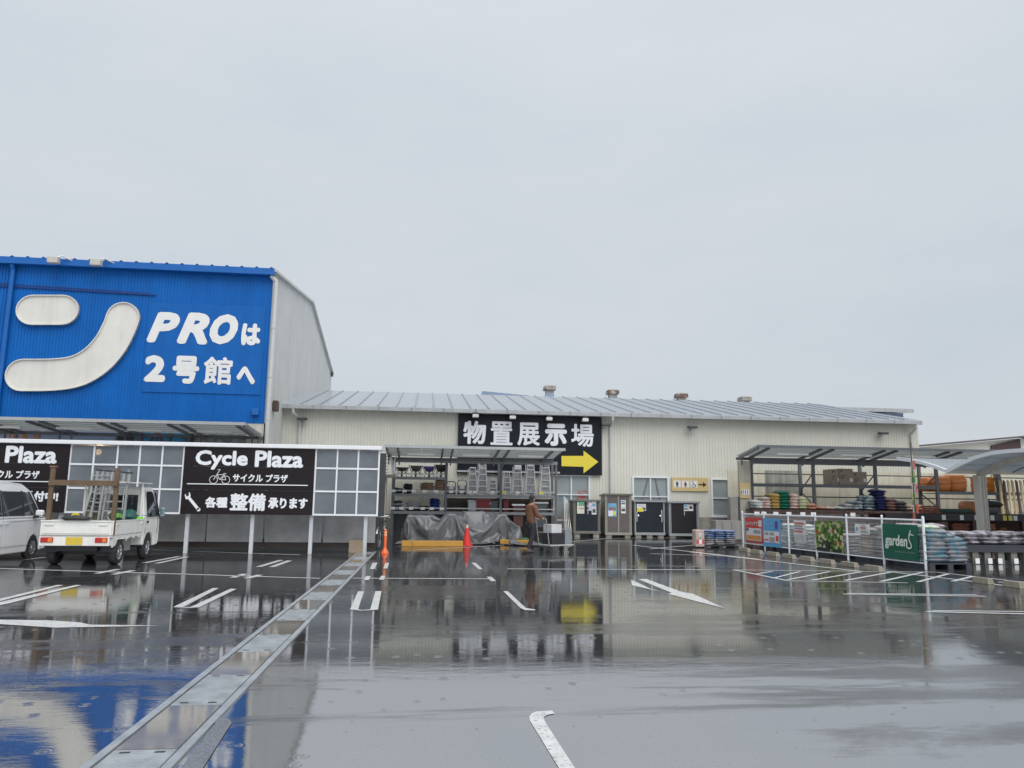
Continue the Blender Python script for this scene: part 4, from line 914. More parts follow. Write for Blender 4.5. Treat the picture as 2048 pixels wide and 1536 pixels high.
# stepladders
ALU = mat('ladder_aluminium', (.64,.65,.66), .3, metal=.25, var=.08); WRAP = mat('plastic_wrap', (.42,.43,.43), .2, var=.5, scale=14, bump=.5, bscale=20)
CAPW = mat('ladder_top_wrap', (.62,.62,.66), .35, var=.2, scale=12)
def ladder(px_, ytop, label, wpx, wrap=True, steps=4, dx=0.):
    x = rackX(px_); z = SH[1]+.06; h = W(px_, ytop, RY0).z - z; Y = RY0+.2; wb = wpx*.0212/2; wt = wb*.62
    t = thing('stepladder', (x, Y, z), label, 'ladder', 'stepladders on the rack')
    for s in (-1,1):
        build(B().bar((x+s*wb,Y,z),(x+s*wt,Y+.16,z+h), .04, .05, (0,1,0)), 'front_rail', ALU, t); build(B().bar((x+s*wb*.95-.07,Y+.32,z),(x+s*wt-.06,Y+.22,z+h*.96), .035, .04, (0,1,0)), 'rear_rail', ALU, t)
    for k in range(steps):
        f = (k+.35)/(steps+.4); w = wb+(wt-wb)*f; build(B().box(x-w+.02, x+w-.02, Y+.16*f-.05, Y+.16*f+.07, z+h*f-.02, z+h*f+.02), 'step', ALU, t)
    if wrap: build(B().box(x-wt-.02, x+wt+.02, Y+.05, Y+.27, z+h*.88-.02, z+h+.03), 'top_cap', CAPW, t, bevel=.02)
    else: build(B().box(x-wt-.01, x+wt+.01, Y+.1, Y+.25, z+h-.02, z+h+.03), 'top_cap', ALU, t)
    build(B().add([(x-wb*.9,Y+.12,z+.05),(x+wb*.9,Y+.12,z+.05),(x+wt*.9,Y+.2,z+h*.93),(x-wt*.9,Y+.2,z+h*.93)],[(0,1,2,3)]), 'plastic_cover', WRAP, t)
ladder(946, 935, 'aluminium stepladder wrapped in plastic left of the tallest ladder in the middle bay', 19, False); ladder(966, 924, 'tallest aluminium stepladder in the middle bay', 20, False, 5); ladder(987, 957, 'small stepladder with wrapped top in the middle bay', 17, True, 3)
ladder(1015, 943, 'short stepladder beside the rack post in the right bay', 17, False, 4); ladder(1037, 931, 'stepladder with white wrapped top left of the double ladder', 21); ladder(1063, 923, 'double stepladder with two wrapped tops', 21, True, 4); ladder(1093, 921, 'tall stepladder at the right end of the rack', 22, True, 5)
# lower bay: tubs and bins
def bin_(px_, ytop, ybot, w, m, lidm, label, rim=True):
    p = W(px_, ytop, RY0+.2); q = W(px_, ybot, RY0+.2); x = p.x; Y = RY0+.3; z0 = .42; z1 = p.z
    t = thing('storage_bin', (x, Y, z0), label, 'bin', 'bins in the lower bay')
    b = B(); b.add([(x-w*.8,Y-w*.8,z0),(x+w*.8,Y-w*.8,z0),(x+w*.8,Y+w*.8,z0),(x-w*.8,Y+w*.8,z0),(x-w,Y-w,z1-.08),(x+w,Y-w,z1-.08),(x+w,Y+w,z1-.08),(x-w,Y+w,z1-.08)],[(0,3,2,1),(4,5,6,7),(0,1,5,4),(1,2,6,5),(2,3,7,6),(3,0,4,7)]); build(b, 'bin_body', m, t, bevel=.03)
    build(B().box(x-w*1.12, x+w*1.12, Y-w*1.12, Y+w*1.12, z1-.078, z1), 'lid', lidm, t, bevel=.02)
LG = mat('light_grey_plastic', (.4,.41,.42), .35); DG = mat('dark_grey_plastic', (.07,.08,.09), .35); WP = mat('white_plastic', (.7,.71,.72), .3); RDP = mat('dark_red_plastic', (.16,.015,.02), .35)
bin_(946, 1000, 1020, .22, LG, LG, 'light grey lidded bin behind the tarpaulin'); bin_(969, 1005, 1020, .23, LG, WP, 'bin with white lid behind the tarpaulin'); bin_(986, 1002, 1020, .22, DG, DG, 'dark grey bin beside the rack post'); bin_(966, 998, 1002, .3, RDP, RDP, 'dark red box behind the white lidded bin'); bin_(1012, 999, 1004, .13, RDP, RDP, 'red box under the short stepladder')
bin_(1036, 1008, 1020, .26, mat('rust_crate', (.09,.035,.028), .5), WP, 'rust coloured crate with white lid in the right bay'); bin_(1078, 1004, 1020, .34, DG, LG, 'dark bin with grey lid at the right end of the lower bay')

# ------------------------------------------------------------------ tarpaulin over stock
TARP = mat('silver_grey_tarpaulin', (.115,.12,.127), .27, var=.12, scale=4, bump=.4, bscale=11)
def drape(x0, x1, y0, y1, nx, ny, boxes, frames=45, z0=1.45, seed=3):
    """real cloth draped over hidden boxes, frozen into a mesh"""
    rnd = random.Random(seed)
    me = bpy.data.meshes.new('cloth'); vs = []; fs = []
    for j in range(ny+1):
        for i in range(nx+1): vs.append((x0+(x1-x0)*i/nx, y0+(y1-y0)*j/ny, z0+.05*noise.noise(Vector((i*.11, j*.13, 2.)))+.11*math.sin(i*.42+.8*math.sin(j*.11))))
    for j in range(ny):
        for i in range(nx): a = j*(nx+1)+i; fs.append((a, a+1, a+nx+2, a+nx+1))
    me.from_pydata(vs, [], fs)
    ob = bpy.data.objects.new('cloth', me); COL.objects.link(ob)
    cols = []
    def coll(b_):
        m_ = bpy.data.meshes.new('c'); m_.from_pydata([tuple(v) for v in b_.v], [], b_.f)
        bm = bmesh.new(); bm.from_mesh(m_); bmesh.ops.recalc_face_normals(bm, faces=bm.faces); bm.to_mesh(m_); bm.free()
        o_ = bpy.data.objects.new('c', m_); COL.objects.link(o_); o_.modifiers.new('col', 'COLLISION'); o_.collision.thickness_outer = .02; o_.collision.cloth_friction = 18; cols.append(o_)
    for q in boxes: coll(B().box(*q))
    coll(B().box(x0-1, x1+1, y0-1.5, y1+1.5, -.3, .0))
    md = ob.modifiers.new('cloth', 'CLOTH'); st_ = md.settings; st_.quality = 6; st_.mass = .25; st_.tension_stiffness = 25; st_.compression_stiffness = 25; st_.shear_stiffness = 12; st_.bending_stiffness = .35; st_.air_damping = 2
    md.collision_settings.collision_quality = 3; md.collision_settings.distance_min = .012
    md.point_cache.frame_start = 1; md.point_cache.frame_end = frames
    for f_ in range(1, frames+1): scn.frame_set(f_)
    dg = bpy.context.evaluated_depsgraph_get(); em = bpy.data.meshes.new_from_object(ob.evaluated_get(dg))
    V_ = [v.co.copy() for v in em.vertices]; F_ = [tuple(p.vertices) for p in em.polygons]
    bpy.data.meshes.remove(em); bpy.data.objects.remove(ob)
    for o_ in cols: bpy.data.objects.remove(o_)
    scn.frame_set(1)
    return V_, F_
V_, F_ = drape(-1.25, 4.3, 26.35, 30.0, 130, 80, [(-.55,.35,27.65,29.3,0,.95),(.85,1.12,27.35,29.2,0,1.02),(1.5,2.2,28.2,29.5,0,1.1),(2.65,2.95,27.75,29.2,0,1.02),(.2,.5,27.25,27.7,0,.45),(1.7,2.0,27.5,27.8,0,.5),(3.2,3.5,28.2,29,0,.6)], 38)
tp = build(B().add(V_, F_), 'tarpaulin', TARP, smooth=True, fix=False)
tag(tp, 'large crumpled silver grey tarpaulin draped over stock before the rack', 'tarpaulin')
# stock hidden below: hump behind
TIM = mat('ochre_timber', (.45,.235,.035), .45, var=.12, scale=2, bump=.15, bscale=30)
def timber(px0, px1, Y, label, h=.17):
    x0 = W(px0, 1090, Y).x; x1 = W(px1, 1090, Y).x; t = thing('ochre_kerb', ((x0+x1)/2, Y+.2, 0), label, 'kerb', 'ochre kerb pieces before the tarpaulin')
    xm = x0+(x1-x0)*.17
    build(B().box(x0, xm-.004, Y, Y+.4, 0, h), 'beam', TIM, t, bevel=.01); build(B().box(xm+.004, x1, Y, Y+.4, 0, h), 'beam', TIM, t, bevel=.01)
timber(803, 926, 26.15, 'long ochre kerb lying in front of the tarpaulin left of the cone'); timber(1000, 1062, 27.3, 'ochre kerb at the right end of the tarpaulin behind the person')
o = build(B().grid(lambda u, v: Vector((W(1015,1080,27.5).x+.8*u, 27.5+.5*v, .19+.04*math.sin(9*u)*v)), 10, 6), 'green_net', mat('green_net', (.02,.12,.05), .6), smooth=True, fix=False); tag(o, 'green net lying on the ochre kerb at the tarpaulin end', 'net')

# ------------------------------------------------------------------ cone and flexible post
CONER = mat('red_cone', (.55,.03,.025), .35, var=.08); CW = mat('pale_cone_tip', (.6,.35,.32), .4)
p = G(933.5, 1091.5); cx_, cy_ = p.x, p.y
t = thing('traffic_cone', (cx_, cy_, 0), 'red traffic cone at the end of the ochre kerb', 'cone')
build(B().box(cx_-.2, cx_+.2, cy_-.2, cy_+.2, 0, .035), 'base', CONER, t, bevel=.02); build(B().lathe([(.155,.036),(.15,.06),(.06,.56),(.05,.6)], (cx_,cy_,0), 20), 'cone_body', CONER, t, smooth=True); build(B().lathe([(.049,.601),(.03,.7),(.0,.705)], (cx_,cy_,0), 16), 'tip', CW, t, smooth=True)
p = G(769.5, 1107); x, y = p.x, p.y; ORG = mat('orange_post', (.80,.13,.03), .3, var=.06); REFL = mat('reflective_band', (.85,.42,.22), .25)
t = thing('flexible_post', (x, y, 0), 'orange flexible lane post at the end of the drain', 'post')
build(B().lathe([(.11,0),(.11,.03),(.085,.07),(.05,.14),(.042,.16)], (x,y,0), 18), 'base', ORG, t, smooth=True); build(B().lathe([(.041,.16),(.04,.66),(.036,.67),(0,.672)], (x,y,0), 16), 'tube', ORG, t, smooth=True)
for z in (.5, .57): build(B().lathe([(.0425,z),(.0425,z+.045)], (x,y,0), 16), 'band', REFL, t, smooth=True)

# ------------------------------------------------------------------ parked bicycle and steel chair by the rack
BK = mat('black_bike_paint', (.02,.022,.028), .3); RUB = mat('tyre_rubber', (.018,.018,.02), .6); CHR = mat('bike_chrome', (.45,.46,.48), .25, metal=.7)
def torus(b, c, R_, r, ax='x', n=28, m=6):
    prof = [(R_+r*math.cos(2*math.pi*k/m), r*math.sin(2*math.pi*k/m)) for k in range(m+1)]; b.lathe(prof, c, n, ax); return b
def bicycle(loc, rz, label):
    t = thing('bicycle', loc, label, 'bicycle', rz=rz, local=True)
    for y in (0, 1.08):
        wl = build(torus(B(), (0,y,.33), .31, .018), 'tyre', RUB, t, smooth=True, local=True); build(torus(B(), (0,y,.33), .285, .01), 'rim', CHR, wl, smooth=True, local=True)
        b = B()
        for k in range(10): b.cyl((0,y,.33), (0,y+.28*math.cos(k*.628),.33+.28*math.sin(k*.628)), .0025, n=4)
        build(b, 'spokes', CHR, wl, local=True)
        b = B(); 
        b.grid(lambda u, v: Vector(((v-.5)*.05, y+.345*math.cos(.3+2.4*u), .33+.345*math.sin(.3+2.4*u))), 14, 1); build(b, 'mudguard', CHR, t, local=True, fix=False)
    build(B().tube([(0,.12,.78),(0,.55,.3),(0,.72,.75)], .018, 8).tube([(0,.55,.3),(0,1.08,.33),(0,.7,.62)], .012, 8).tube([(0,.15,.7),(0,.6,.45)], .016, 8), 'frame', BK, t, local=True)
    build(B().tube([(0,0,.33),(0,.12,.78),(0,.16,.98)], .016, 8), 'fork', BK, t, local=True)
    build(B().tube([(-.28,.32,.95),(-.2,.18,1.0),(0,.15,.98),(.2,.18,1.0),(.28,.32,.95)], .013, 8), 'handlebar', CHR, t, local=True)
    build(B().add([(-.08,.78,.8),(.08,.78,.8),(.02,.56,.8),(-.02,.56,.8),(-.09,.8,.86),(.09,.8,.86),(.02,.54,.85),(-.02,.54,.85)],[(0,3,2,1),(4,5,6,7),(0,1,5,4),(1,2,6,5),(2,3,7,6),(3,0,4,7)]), 'saddle', RUB, t, local=True, bevel=.015)
    b = B()
    for k in range(7):
        xx = -.17+.34*k/6; b.bar((xx,-.25,.72),(xx,-.27,.95), .006, .006); b.bar((xx,.02,.72),(xx,.04,.95), .006, .006); b.bar((xx,-.25,.72),(xx,.02,.72), .006, .006)
    for z, e in ((.72,0),(.84,.01),(.95,.02)): b.tube([(-.17-e,-.25-e,z),(.17+e,-.25-e,z),(.17+e,.02+e,z),(-.17-e,.02+e,z),(-.17-e,-.25-e,z)], .006, 4)
    build(b, 'basket', BK, t, local=True)
bicycle((W(757,1080,24.6).x, 24.6, 0), R(-8), 'dark bicycle parked beside the shelter end'); bicycle((W(766,1080,25.8).x, 25.8, 0), R(14), 'second dark bicycle parked behind the orange post')
p = G(790, 1076); ch = thing('tube_frame_cart', (p.x-.35, p.y, 0), 'grey tubular frame cart between the bicycles and the tarpaulin', 'cart')
x, y = p.x-.55, 27.6
build(B().tube([(x-.25,y,.06),(x-.25,y,.85),(x-.2,y,.9),(x+.2,y,.9),(x+.25,y,.85),(x+.25,y,.3)], .016, 8).tube([(x-.25,y+.4,.06),(x-.25,y+.4,.5),(x+.25,y+.4,.5),(x+.25,y+.4,.06)], .016, 8), 'tube_frame', CHR, ch); build(B().box(x-.25, x+.25, y-.02, y+.42, .48, .52), 'seat_plate', GREYP, ch, bevel=.01)
for s in (-1,1): build(torus(B(), (x+s*.22, y+.4, .08), .06, .018, n=14), 'caster', RUB, ch, smooth=True)

# ------------------------------------------------------------------ outside stair behind the shelter end
stt = thing('outside_stair', (-2.2, 31, 0), 'grey outside stair with pale stringers behind the shelter end', 'stair')
SYY = 31.2
xa = W(760, 940, SYY).x; xb = W(785, 900, SYY).x
for k in range(8):
    z = W(770, 944-k*7, SYY).z; build(B().box(xa-.9, xb-.15-.02*k, SYY+.0+.22*k, SYY+.28+.22*k, z-.035, z), 'tread', GREYP, stt)
PALES = mat('pale_stringer', (.6,.6,.58), .4)
a0 = W(787, 946, SYY); a1 = W(776, 898, SYY)
build(B().bar((a0.x, SYY-.02, a0.z), (a1.x, SYY+1.7, a1.z), .06, .22), 'stringer', PALES, stt); build(B().bar((a0.x-1.2, SYY-.02, a0.z), (a1.x-1.2, SYY+1.7, a1.z), .06, .22), 'stringer', PALES, stt)
build(B().box(a0.x-1.3, a0.x+.1, SYY-.5, SYY-.03, a0.z-.2, a0.z-.08), 'landing', mat('dark_landing', (.11,.1,.085), .5), stt)
build(B().tube([(a0.x+.05, SYY-.1, a0.z+.0), (a0.x+.02, SYY-.1, a0.z+.5), (a0.x+.2, SYY+.5, a0.z+1.0), (a1.x+.35, SYY+1.7, a1.z+.4)], .025, 8), 'handrail', PALES, stt)
build(B().box(a0.x-.95, a0.x-.25, SYY-.3, SYY+.3, 0, a0.z-.21), 'support_wall', mat('tan_grey_wall', (.33,.3,.24), .6, streak=.2), stt)
# ------------------------------------------------------------------ garden yard: mesh fence with banners
FA, FB = Vector((11.5, 26.9, 0)), Vector((12.22, 17.75, 0))
fd = (FB-FA); FL = fd.length; fd.normalize(); FH = 1.2
fence = thing('mesh_fence', (FA+FB)/2, 'white wire mesh fence round the garden yard', 'fence')
FWH = mat('white_fence_paint', (.72,.75,.78), .3, var=.05)
nb = 6; bl = FL/nb
for i in range(nb+1):
    p = FA+fd*bl*i; build(B().cyl(p, p+Vector((0,0,FH+.04)), .034 if i == nb else .028, n=12).lathe([(.03,FH+.04),(.034,FH+.06),(.02,FH+.08),(0,FH+.085)], p, 12), 'post', FWH, fence)
for i in range(nb):
    a = FA+fd*(bl*i+.035); c = FA+fd*(bl*(i+1)-.035)
    for z, r in ((FH-.02,.022),(.14,.016)): build(B().cyl(a+Vector((0,0,z)), c+Vector((0,0,z)), r, n=8), 'rail', FWH, fence)
    b = B(); n = int(bl/.05)
    for k in range(1, n): q = a+(c-a)*k/n; b.bar(q+Vector((0,0,.15)), q+Vector((0,0,FH-.03)), .0032, .0032)
    for k in range(8): z = .2+.12*k; b.bar(a+Vector((0,0,z)), c+Vector((0,0,z)), .005, .005)
    o = build(b, 'wire_mesh', FWH, fence); o['kind'] = 'stuff'
ff = Fr(FA, fd)                                     # u runs from far end to near end
def banner(u0, u1, z0, z1, m, label, sag=.0):
    t = thing('banner', ff.p((u0+u1)/2, z0, .03), label, 'banner', 'banners on the mesh fence')
    b = B(); b.grid(lambda a, c: ff.p(u0+(u1-u0)*a, z0+(z1-z0)*c, .045+.012*math.sin(7*a+3*c)), 10, 6); b.grid(lambda a, c: ff.p(u1+(u0-u1)*a, z0+(z1-z0)*c, .042+.012*math.sin(7*(1-a)+3*c)), 10, 6)
    build(b, 'sheet', m, t, smooth=True, fix=False)
    return t
def prn(t, u0, u1, z0, z1, m, d=.062, nm='printed_block'):
    return build(ff.rect(B(), u0, u1, z0, z1, d, d+.002), nm, m, t)
BR = mat('banner_red', (.55,.06,.05), .4, var=.08); BBL = mat('banner_blue', (.10,.33,.58), .4, var=.08); BW = mat('banner_white', (.62,.62,.61), .4, var=.05); BGR = mat('banner_green', (.005,.10,.06), .4, var=.12); BOR = mat('banner_orange', (.6,.25,.06), .4, var=.2); BGY = mat('banner_grey_text', (.28,.30,.32), .5, var=.4, scale=20)
t = banner(.30, 1.50, .2, 1.06, BR, 'red advertising banner at the far end of the mesh fence')
letters('コーナンアプリ', ff, .36, 1.30, .79, .93, .064, BW, t, 'lettering', bold=.06); prn(t, 1.25, 1.46, .76, .98, BW, .0605); prn(t, .38, 1.42, .27, .70, BW, .0605); prn(t, .45, 1.38, .30, .45, BOR, .064); prn(t, .9, 1.38, .52, .64, BGY, .064); prn(t, .40, .55, .60, .69, mat('banner_navy', (.05,.07,.25), .4), .064)
t = banner(1.53, 2.66, .12, 1.06, BBL, 'sky blue advertising banner next to the red one')
letters('コーナンアプリ', ff, 1.60, 2.25, .78, .93, .064, mat('banner_pale_blue', (.3,.5,.68), .4), t, 'lettering', bold=.03); prn(t, 2.34, 2.5, .72, .98, mat('banner_purple', (.12,.05,.3), .4), .064); prn(t, 1.6, 2.58, .26, .64, BW, .0605); prn(t, 1.66, 1.9, .5, .6, BGY, .064); prn(t, 1.98, 2.26, .5, .6, BGY, .064); prn(t, 1.95, 2.3, .28, .44, BGY, .064); prn(t, 2.36, 2.54, .32, .5, BR, .064); prn(t, 1.64, 1.9, .32, .37, BR, .064)
t = banner(3.46, 4.12, .36, 1.04, BW, 'white notice banner with text lines in the middle of the fence')
for k in range(4): prn(t, 3.5, 4.06-.1*(k % 2), .93-.085*k, .97-.085*k, (BR if k in (0,3) else BGY), .064)
for k in range(6): prn(t, 3.5, 4.06, .58-.035*k, .59-.035*k, BGY, .064)
def plantprint():
    m = bpy.data.materials.new('plant_photo_print'); m.use_nodes = True; t = m.node_tree; p = t.nodes['Principled BSDF']; lk = t.links.new
    tcn = t.nodes.new('ShaderNodeTexCoord'); v = t.nodes.new('ShaderNodeTexVoronoi'); v.inputs['Scale'].default_value = 11; lk(tcn.outputs['Object'], v.inputs['Vector'])
    s = t.nodes.new('ShaderNodeSeparateColor'); lk(v.outputs['Color'], s.inputs[0])
    r = t.nodes.new('ShaderNodeValToRGB'); r.color_ramp.interpolation = 'CONSTANT'
    cols = [(0,(.03,.07,.015)),(.22,(.10,.2,.03)),(.45,(.25,.36,.09)),(.62,(.40,.47,.22)),(.78,(.07,.15,.03)),(.9,(.45,.3,.26)),(.96,(.35,.05,.04))]
    while len(r.color_ramp.elements) < len(cols): r.color_ramp.elements.new(.5)
    for e, (pp, c) in zip(r.color_ramp.elements, cols): e.position = pp; e.color = (*c, 1)
    lk(s.outputs[0], r.inputs[0]); n = t.nodes.new('ShaderNodeTexNoise'); n.inputs['Scale'].default_value = 30; lk(tcn.outputs['Object'], n.inputs['Vector'])
    mxx = t.nodes.new('ShaderNodeMixRGB'); mxx.blend_type = 'OVERLAY'; mxx.inputs[0].default_value = .7; lk(r.outputs[0], mxx.inputs[1]); lk(n.outputs['Color'], mxx.inputs[2]); lk(mxx.outputs[0], p.inputs['Base Color']); p.inputs['Roughness'].default_value = .4
    return m
t = banner(4.64, 6.03, .17, 1.06, plantprint(), 'banner with a printed photograph of green plants')
b = B(); 
for i, (u, w, h) in enumerate(((4.68,.5,.16),(5.15,.2,.5),(5.5,.4,.14))): ff.rect(b, u, u+w, .175, .175+h*.6, .0605, .062+.0005*i)
build(b, 'printed_pots', mat('print_black', (.02,.022,.03), .4), t)
t = banner(6.56, 7.2, .74, 1.02, BW, 'small white notice on the fence beside the green garden banner')
prn(t, 6.62, 6.70, .83, .93, BBL, .064); prn(t, 6.8, 7.05, .89, .94, mat('banner_pale_red', (.5,.2,.17), .4), .064); prn(t, 6.8, 7.12, .79, .83, BGY, .064); prn(t, 6.88, 7.02, .96, .98, BGY, .064)
t = banner(7.72, 9.02, .18, 1.06, BGR, 'dark green gardens banner at the near end of the fence')
letters('garden', ff, 7.80, 8.66, .42, .79, .066, mat('banner_cream', (.60,.66,.58), .4), t, 'lettering', bold=.035, shear=.18); 
MC = MATS['banner_cream']; b = B()
pts = [(8.62,.50),(8.70,.47),(8.78,.49),(8.80,.55),(8.76,.62),(8.72,.70),(8.74,.80),(8.80,.92)]
for k, (p, q) in enumerate(zip(pts, pts[1:])): b.bar(ff.p(*p, .066+.0004*k), ff.p(*q, .066+.0004*k), .034, .002, ff.n)
pts = [(8.74,.80),(8.82,.82),(8.90,.80)]
for k, (p, q) in enumerate(zip(pts, pts[1:])): b.bar(ff.p(*p, .07+.0004*k), ff.p(*q, .07+.0004*k), .03, .002, ff.n)
build(b, 'script_letter', MC, t)
letters('produced by Kohnan', ff, 8.18, 8.9, .335, .40, .066, mat('banner_dim_print', (.16,.25,.20), .4), t, 'lettering', bold=.02)

# wheel stops
STOP = mat('wheel_stop_concrete', (.21,.19,.15), .5, var=.3, scale=9, bump=.4, bscale=40)
st0 = None
fang = math.atan2(fd.y, fd.x)-R(90)
for k, (sx, sy) in enumerate(((1490,1103),(1514,1107.5),(1546,1112),(1578,1116.5),(1614,1121.5),(1654,1127.5),(1699,1133.5),(1747,1141),(1966,1167),(2028,1175))):
    p = G(sx, sy); names = ('farthest','second','third','fourth','fifth','sixth','seventh','eighth')
    lab = names[k]+' concrete wheel stop along the mesh fence counted from the far end' if k < 8 else ('concrete wheel stop right of the hatched zone' if k == 8 else 'concrete wheel stop at the right picture edge')
    if st0 is None:
        b = B(); b.prism([(-.075,-.3,0),(.075,-.3,0),(.055,-.27,.11),(-.055,-.27,.11)], (0,.001,0)); b = B()
        b.add([(-.08,-.31,0),(.08,-.31,0),(.08,.31,0),(-.08,.31,0),(-.055,-.26,.12),(.055,-.26,.12),(.055,.26,.12),(-.055,.26,.12)],[(0,3,2,1),(4,5,6,7),(0,1,5,4),(1,2,6,5),(2,3,7,6),(3,0,4,7)])
        o = st0 = build(b, 'wheel_stop', STOP, None, local=True, bevel=.012)
    else: o = st0.copy(); COL.objects.link(o)
    o.location = (p.x, p.y, 0); o.rotation_euler = (0,0,fang); o.scale = (1, 1 if k < 8 else .7, 1); tag(o, lab, 'wheel stop', 'concrete wheel stops')

# ------------------------------------------------------------------ bag piles
def bm_(n, c, v=.35, s=9, c2=None): return mat(n, c, .3, var=v, scale=s, col2=c2, pscale=4.5)
BGW = bm_('white_printed_bag', (.55,.56,.55), .3, 9, (.30,.38,.36)); BGT = bm_('tan_bag', (.42,.34,.25), .3, 9, (.25,.22,.2)); BGGY = bm_('grey_bag', (.26,.25,.27), .3, 9, (.38,.37,.38)); BGBL = bm_('blue_bag', (.13,.19,.34), .3, 9, (.33,.38,.46)); BGTE = bm_('teal_grey_bag', (.22,.235,.26), .4, 11, (.11,.21,.26)); BGPK = bm_('pinkish_bag', (.46,.30,.26), .25, 9, (.52,.46,.42)); BGGR = bm_('green_bag', (.01,.13,.085), .15); BGYE = bm_('ochre_bag', (.38,.26,.09), .2); BGLG = bm_('pale_green_bag', (.42,.45,.26), .2, 9, (.52,.50,.42)); BGOR = bm_('salmon_bag', (.42,.22,.16)); BGNV = bm_('navy_bag', (.02,.026,.085), .3); BGSL = bm_('slate_bag', (.12,.16,.19), .4, 10, (.33,.40,.42)); BGRD = bm_('brown_bag', (.16,.10,.09)); BGPL = bm_('plum_bag', (.28,.22,.26), .4, 9, (.45,.36,.4)); BGDK = bm_('dark_bag', (.05,.05,.055)); BGSV = bm_('silver_striped_bag', (.33,.32,.35), .5, 12, (.13,.12,.14))
PAL = mat('dark_plastic_pallet', (.03,.035,.045), .5)
def pallet(x0, x1, y0, y1, label, z=.14):
    t = thing('pallet', ((x0+x1)/2, (y0+y1)/2, 0), label, 'pallet', 'dark pallets')
    for k in range(5): yy = y0+(y1-y0-.1)*k/4; build(B().box(x0, x1, yy, yy+.1, z-.03, z), 'deck_board', PAL, t)
    for k in range(3): xx = x0+(x1-x0-.14)*k/2; build(B().box(xx, xx+.14, y0+.005, y1-.005, .03, z-.031), 'block', PAL, t); build(B().box(xx-.0, xx+.14, y0, y1, 0, .029), 'runner', PAL, t)
# behind the fence, seen through the mesh
fn = ff.n
piles = [(1.0,BGGY,6,'grey bag piled behind the red banner'),(2.2,BGW,8,'white bag piled behind the blue banner'),(2.95,BGW,8,'white bag piled left of the white notice'),(3.75,BGW,7,'white bag piled behind the white notice'),(4.42,BGW,7,'pale bag piled left of the plant banner'),(5.3,BGGY,6,'grey bag piled behind the plant banner'),(6.35,BGT,8,'tan bag piled behind the small white notice'),(7.1,BGGY,9,'grey bag piled beside the green banner'),(7.95,BGPL,10,'plum bag piled behind the green banner'),(8.65,BGPL,10,'plum bag in the pile at the near fence end')]
for u, m, n, lab in piles:
    q = ff.p(u, 0, -.62); pallet(q.x-.33, q.x+.33, q.y-.36, q.y+.36, 'dark pallet under the '+lab.replace(' piled', ' pile'))
    for k in range(n):
        bag('soil_bag', (q.x+random.uniform(-.03,.03), q.y, .14+.092*k), .48, .70, .115, m, nth(lab, k, n), lab.replace('bag','bags'))
# blue bags and red sack left of the fence
q = G(1450, 1096); x0 = G(1414, 1096).x; x1 = G(1489, 1098).x; Yb_ = q.y+.1
pallet(x0-.05, x1+.05, Yb_, Yb_+.8, 'dark pallet under the blue bags left of the fence', .08)
for c in range(3):
    for k in range(7): bag('soil_bag', (x0+(x1-x0)*(c+.5)/3, Yb_+.36, .08+.073*k), (x1-x0)/3+.03, .66, .095, BGBL if k > 2 else BGGY, nth(('left','middle','right')[c]+' blue grey bag on the pallet before the fence', k, 7), 'blue bags left of the fence')
x0 = G(1394, 1096).x; x1 = G(1412, 1096).x
rs_ = thing('printed_sack', ((x0+x1)/2, Yb_+.2, 0), 'red and beige printed sack standing left of the blue bags', 'sack')
build(B().box(x0, x1, Yb_-.08, Yb_+.3, .03, .62), 'sack_body', mat('beige_sack', (.42,.33,.29), .4, var=.2), rs_, bevel=.05, seg=3)
build(B().prism([(x0+.02,Yb_-.085,.14),(x1-.02,Yb_-.085,.14),(x1-.05,Yb_-.085,.3),((x0+x1)/2,Yb_-.085,.22),(x0+.05,Yb_-.085,.3)], (0,.004,0)), 'red_print', mat('sack_red', (.5,.05,.05), .4), rs_); build(B().box((x0+x1)/2-.05,(x0+x1)/2+.06,Yb_-.092,Yb_-.086,.14,.28), 'white_tag', POSTW, rs_); build(B().box((x0+x1)/2-.05,(x0+x1)/2+.05,Yb_-.09,Yb_-.084,.38,.52), 'white_print', BGW, rs_)
# teal stack at the near fence end
Yt = 17.7; x0 = W(1857, 1130, Yt).x; x1 = W(1937, 1130, Yt).x
pallet(x0-.02, x1+.02, Yt-.08, Yt+.9, 'dark pallet under the teal bags at the near fence end', .16)
prof_ = [2.,2.,2.,2.,2.,1.75,1.5,1.2]
for k, wd in enumerate(prof_):
    for row in range(2):
        for c in range(2 if wd > 1.3 else 1):
            lx = (x1-x0)/2+.04
            xx = x0+(x1-x0)*.25+(x1-x0)*.5*c*(wd-1 if wd < 2 else 1)
            bag('soil_bag', (xx+.02*((k % 2)*2-1), Yt+.2+.42*row, .16+.098*k), lx, .46, .125, BGTE, nth(('front','rear')[row]+(' left',' right')[c]+' teal bag right of the green banner', k, 8), 'teal bags at the near fence end')
bag('soil_bag', (x0+.2, Yt+.25, .16+.098*8), .5, .4, .14, bm_('lime_white_bag', (.45,.55,.4), .4), 'lime and white bag on top of the teal stack', 'lime bag on the teal stack')
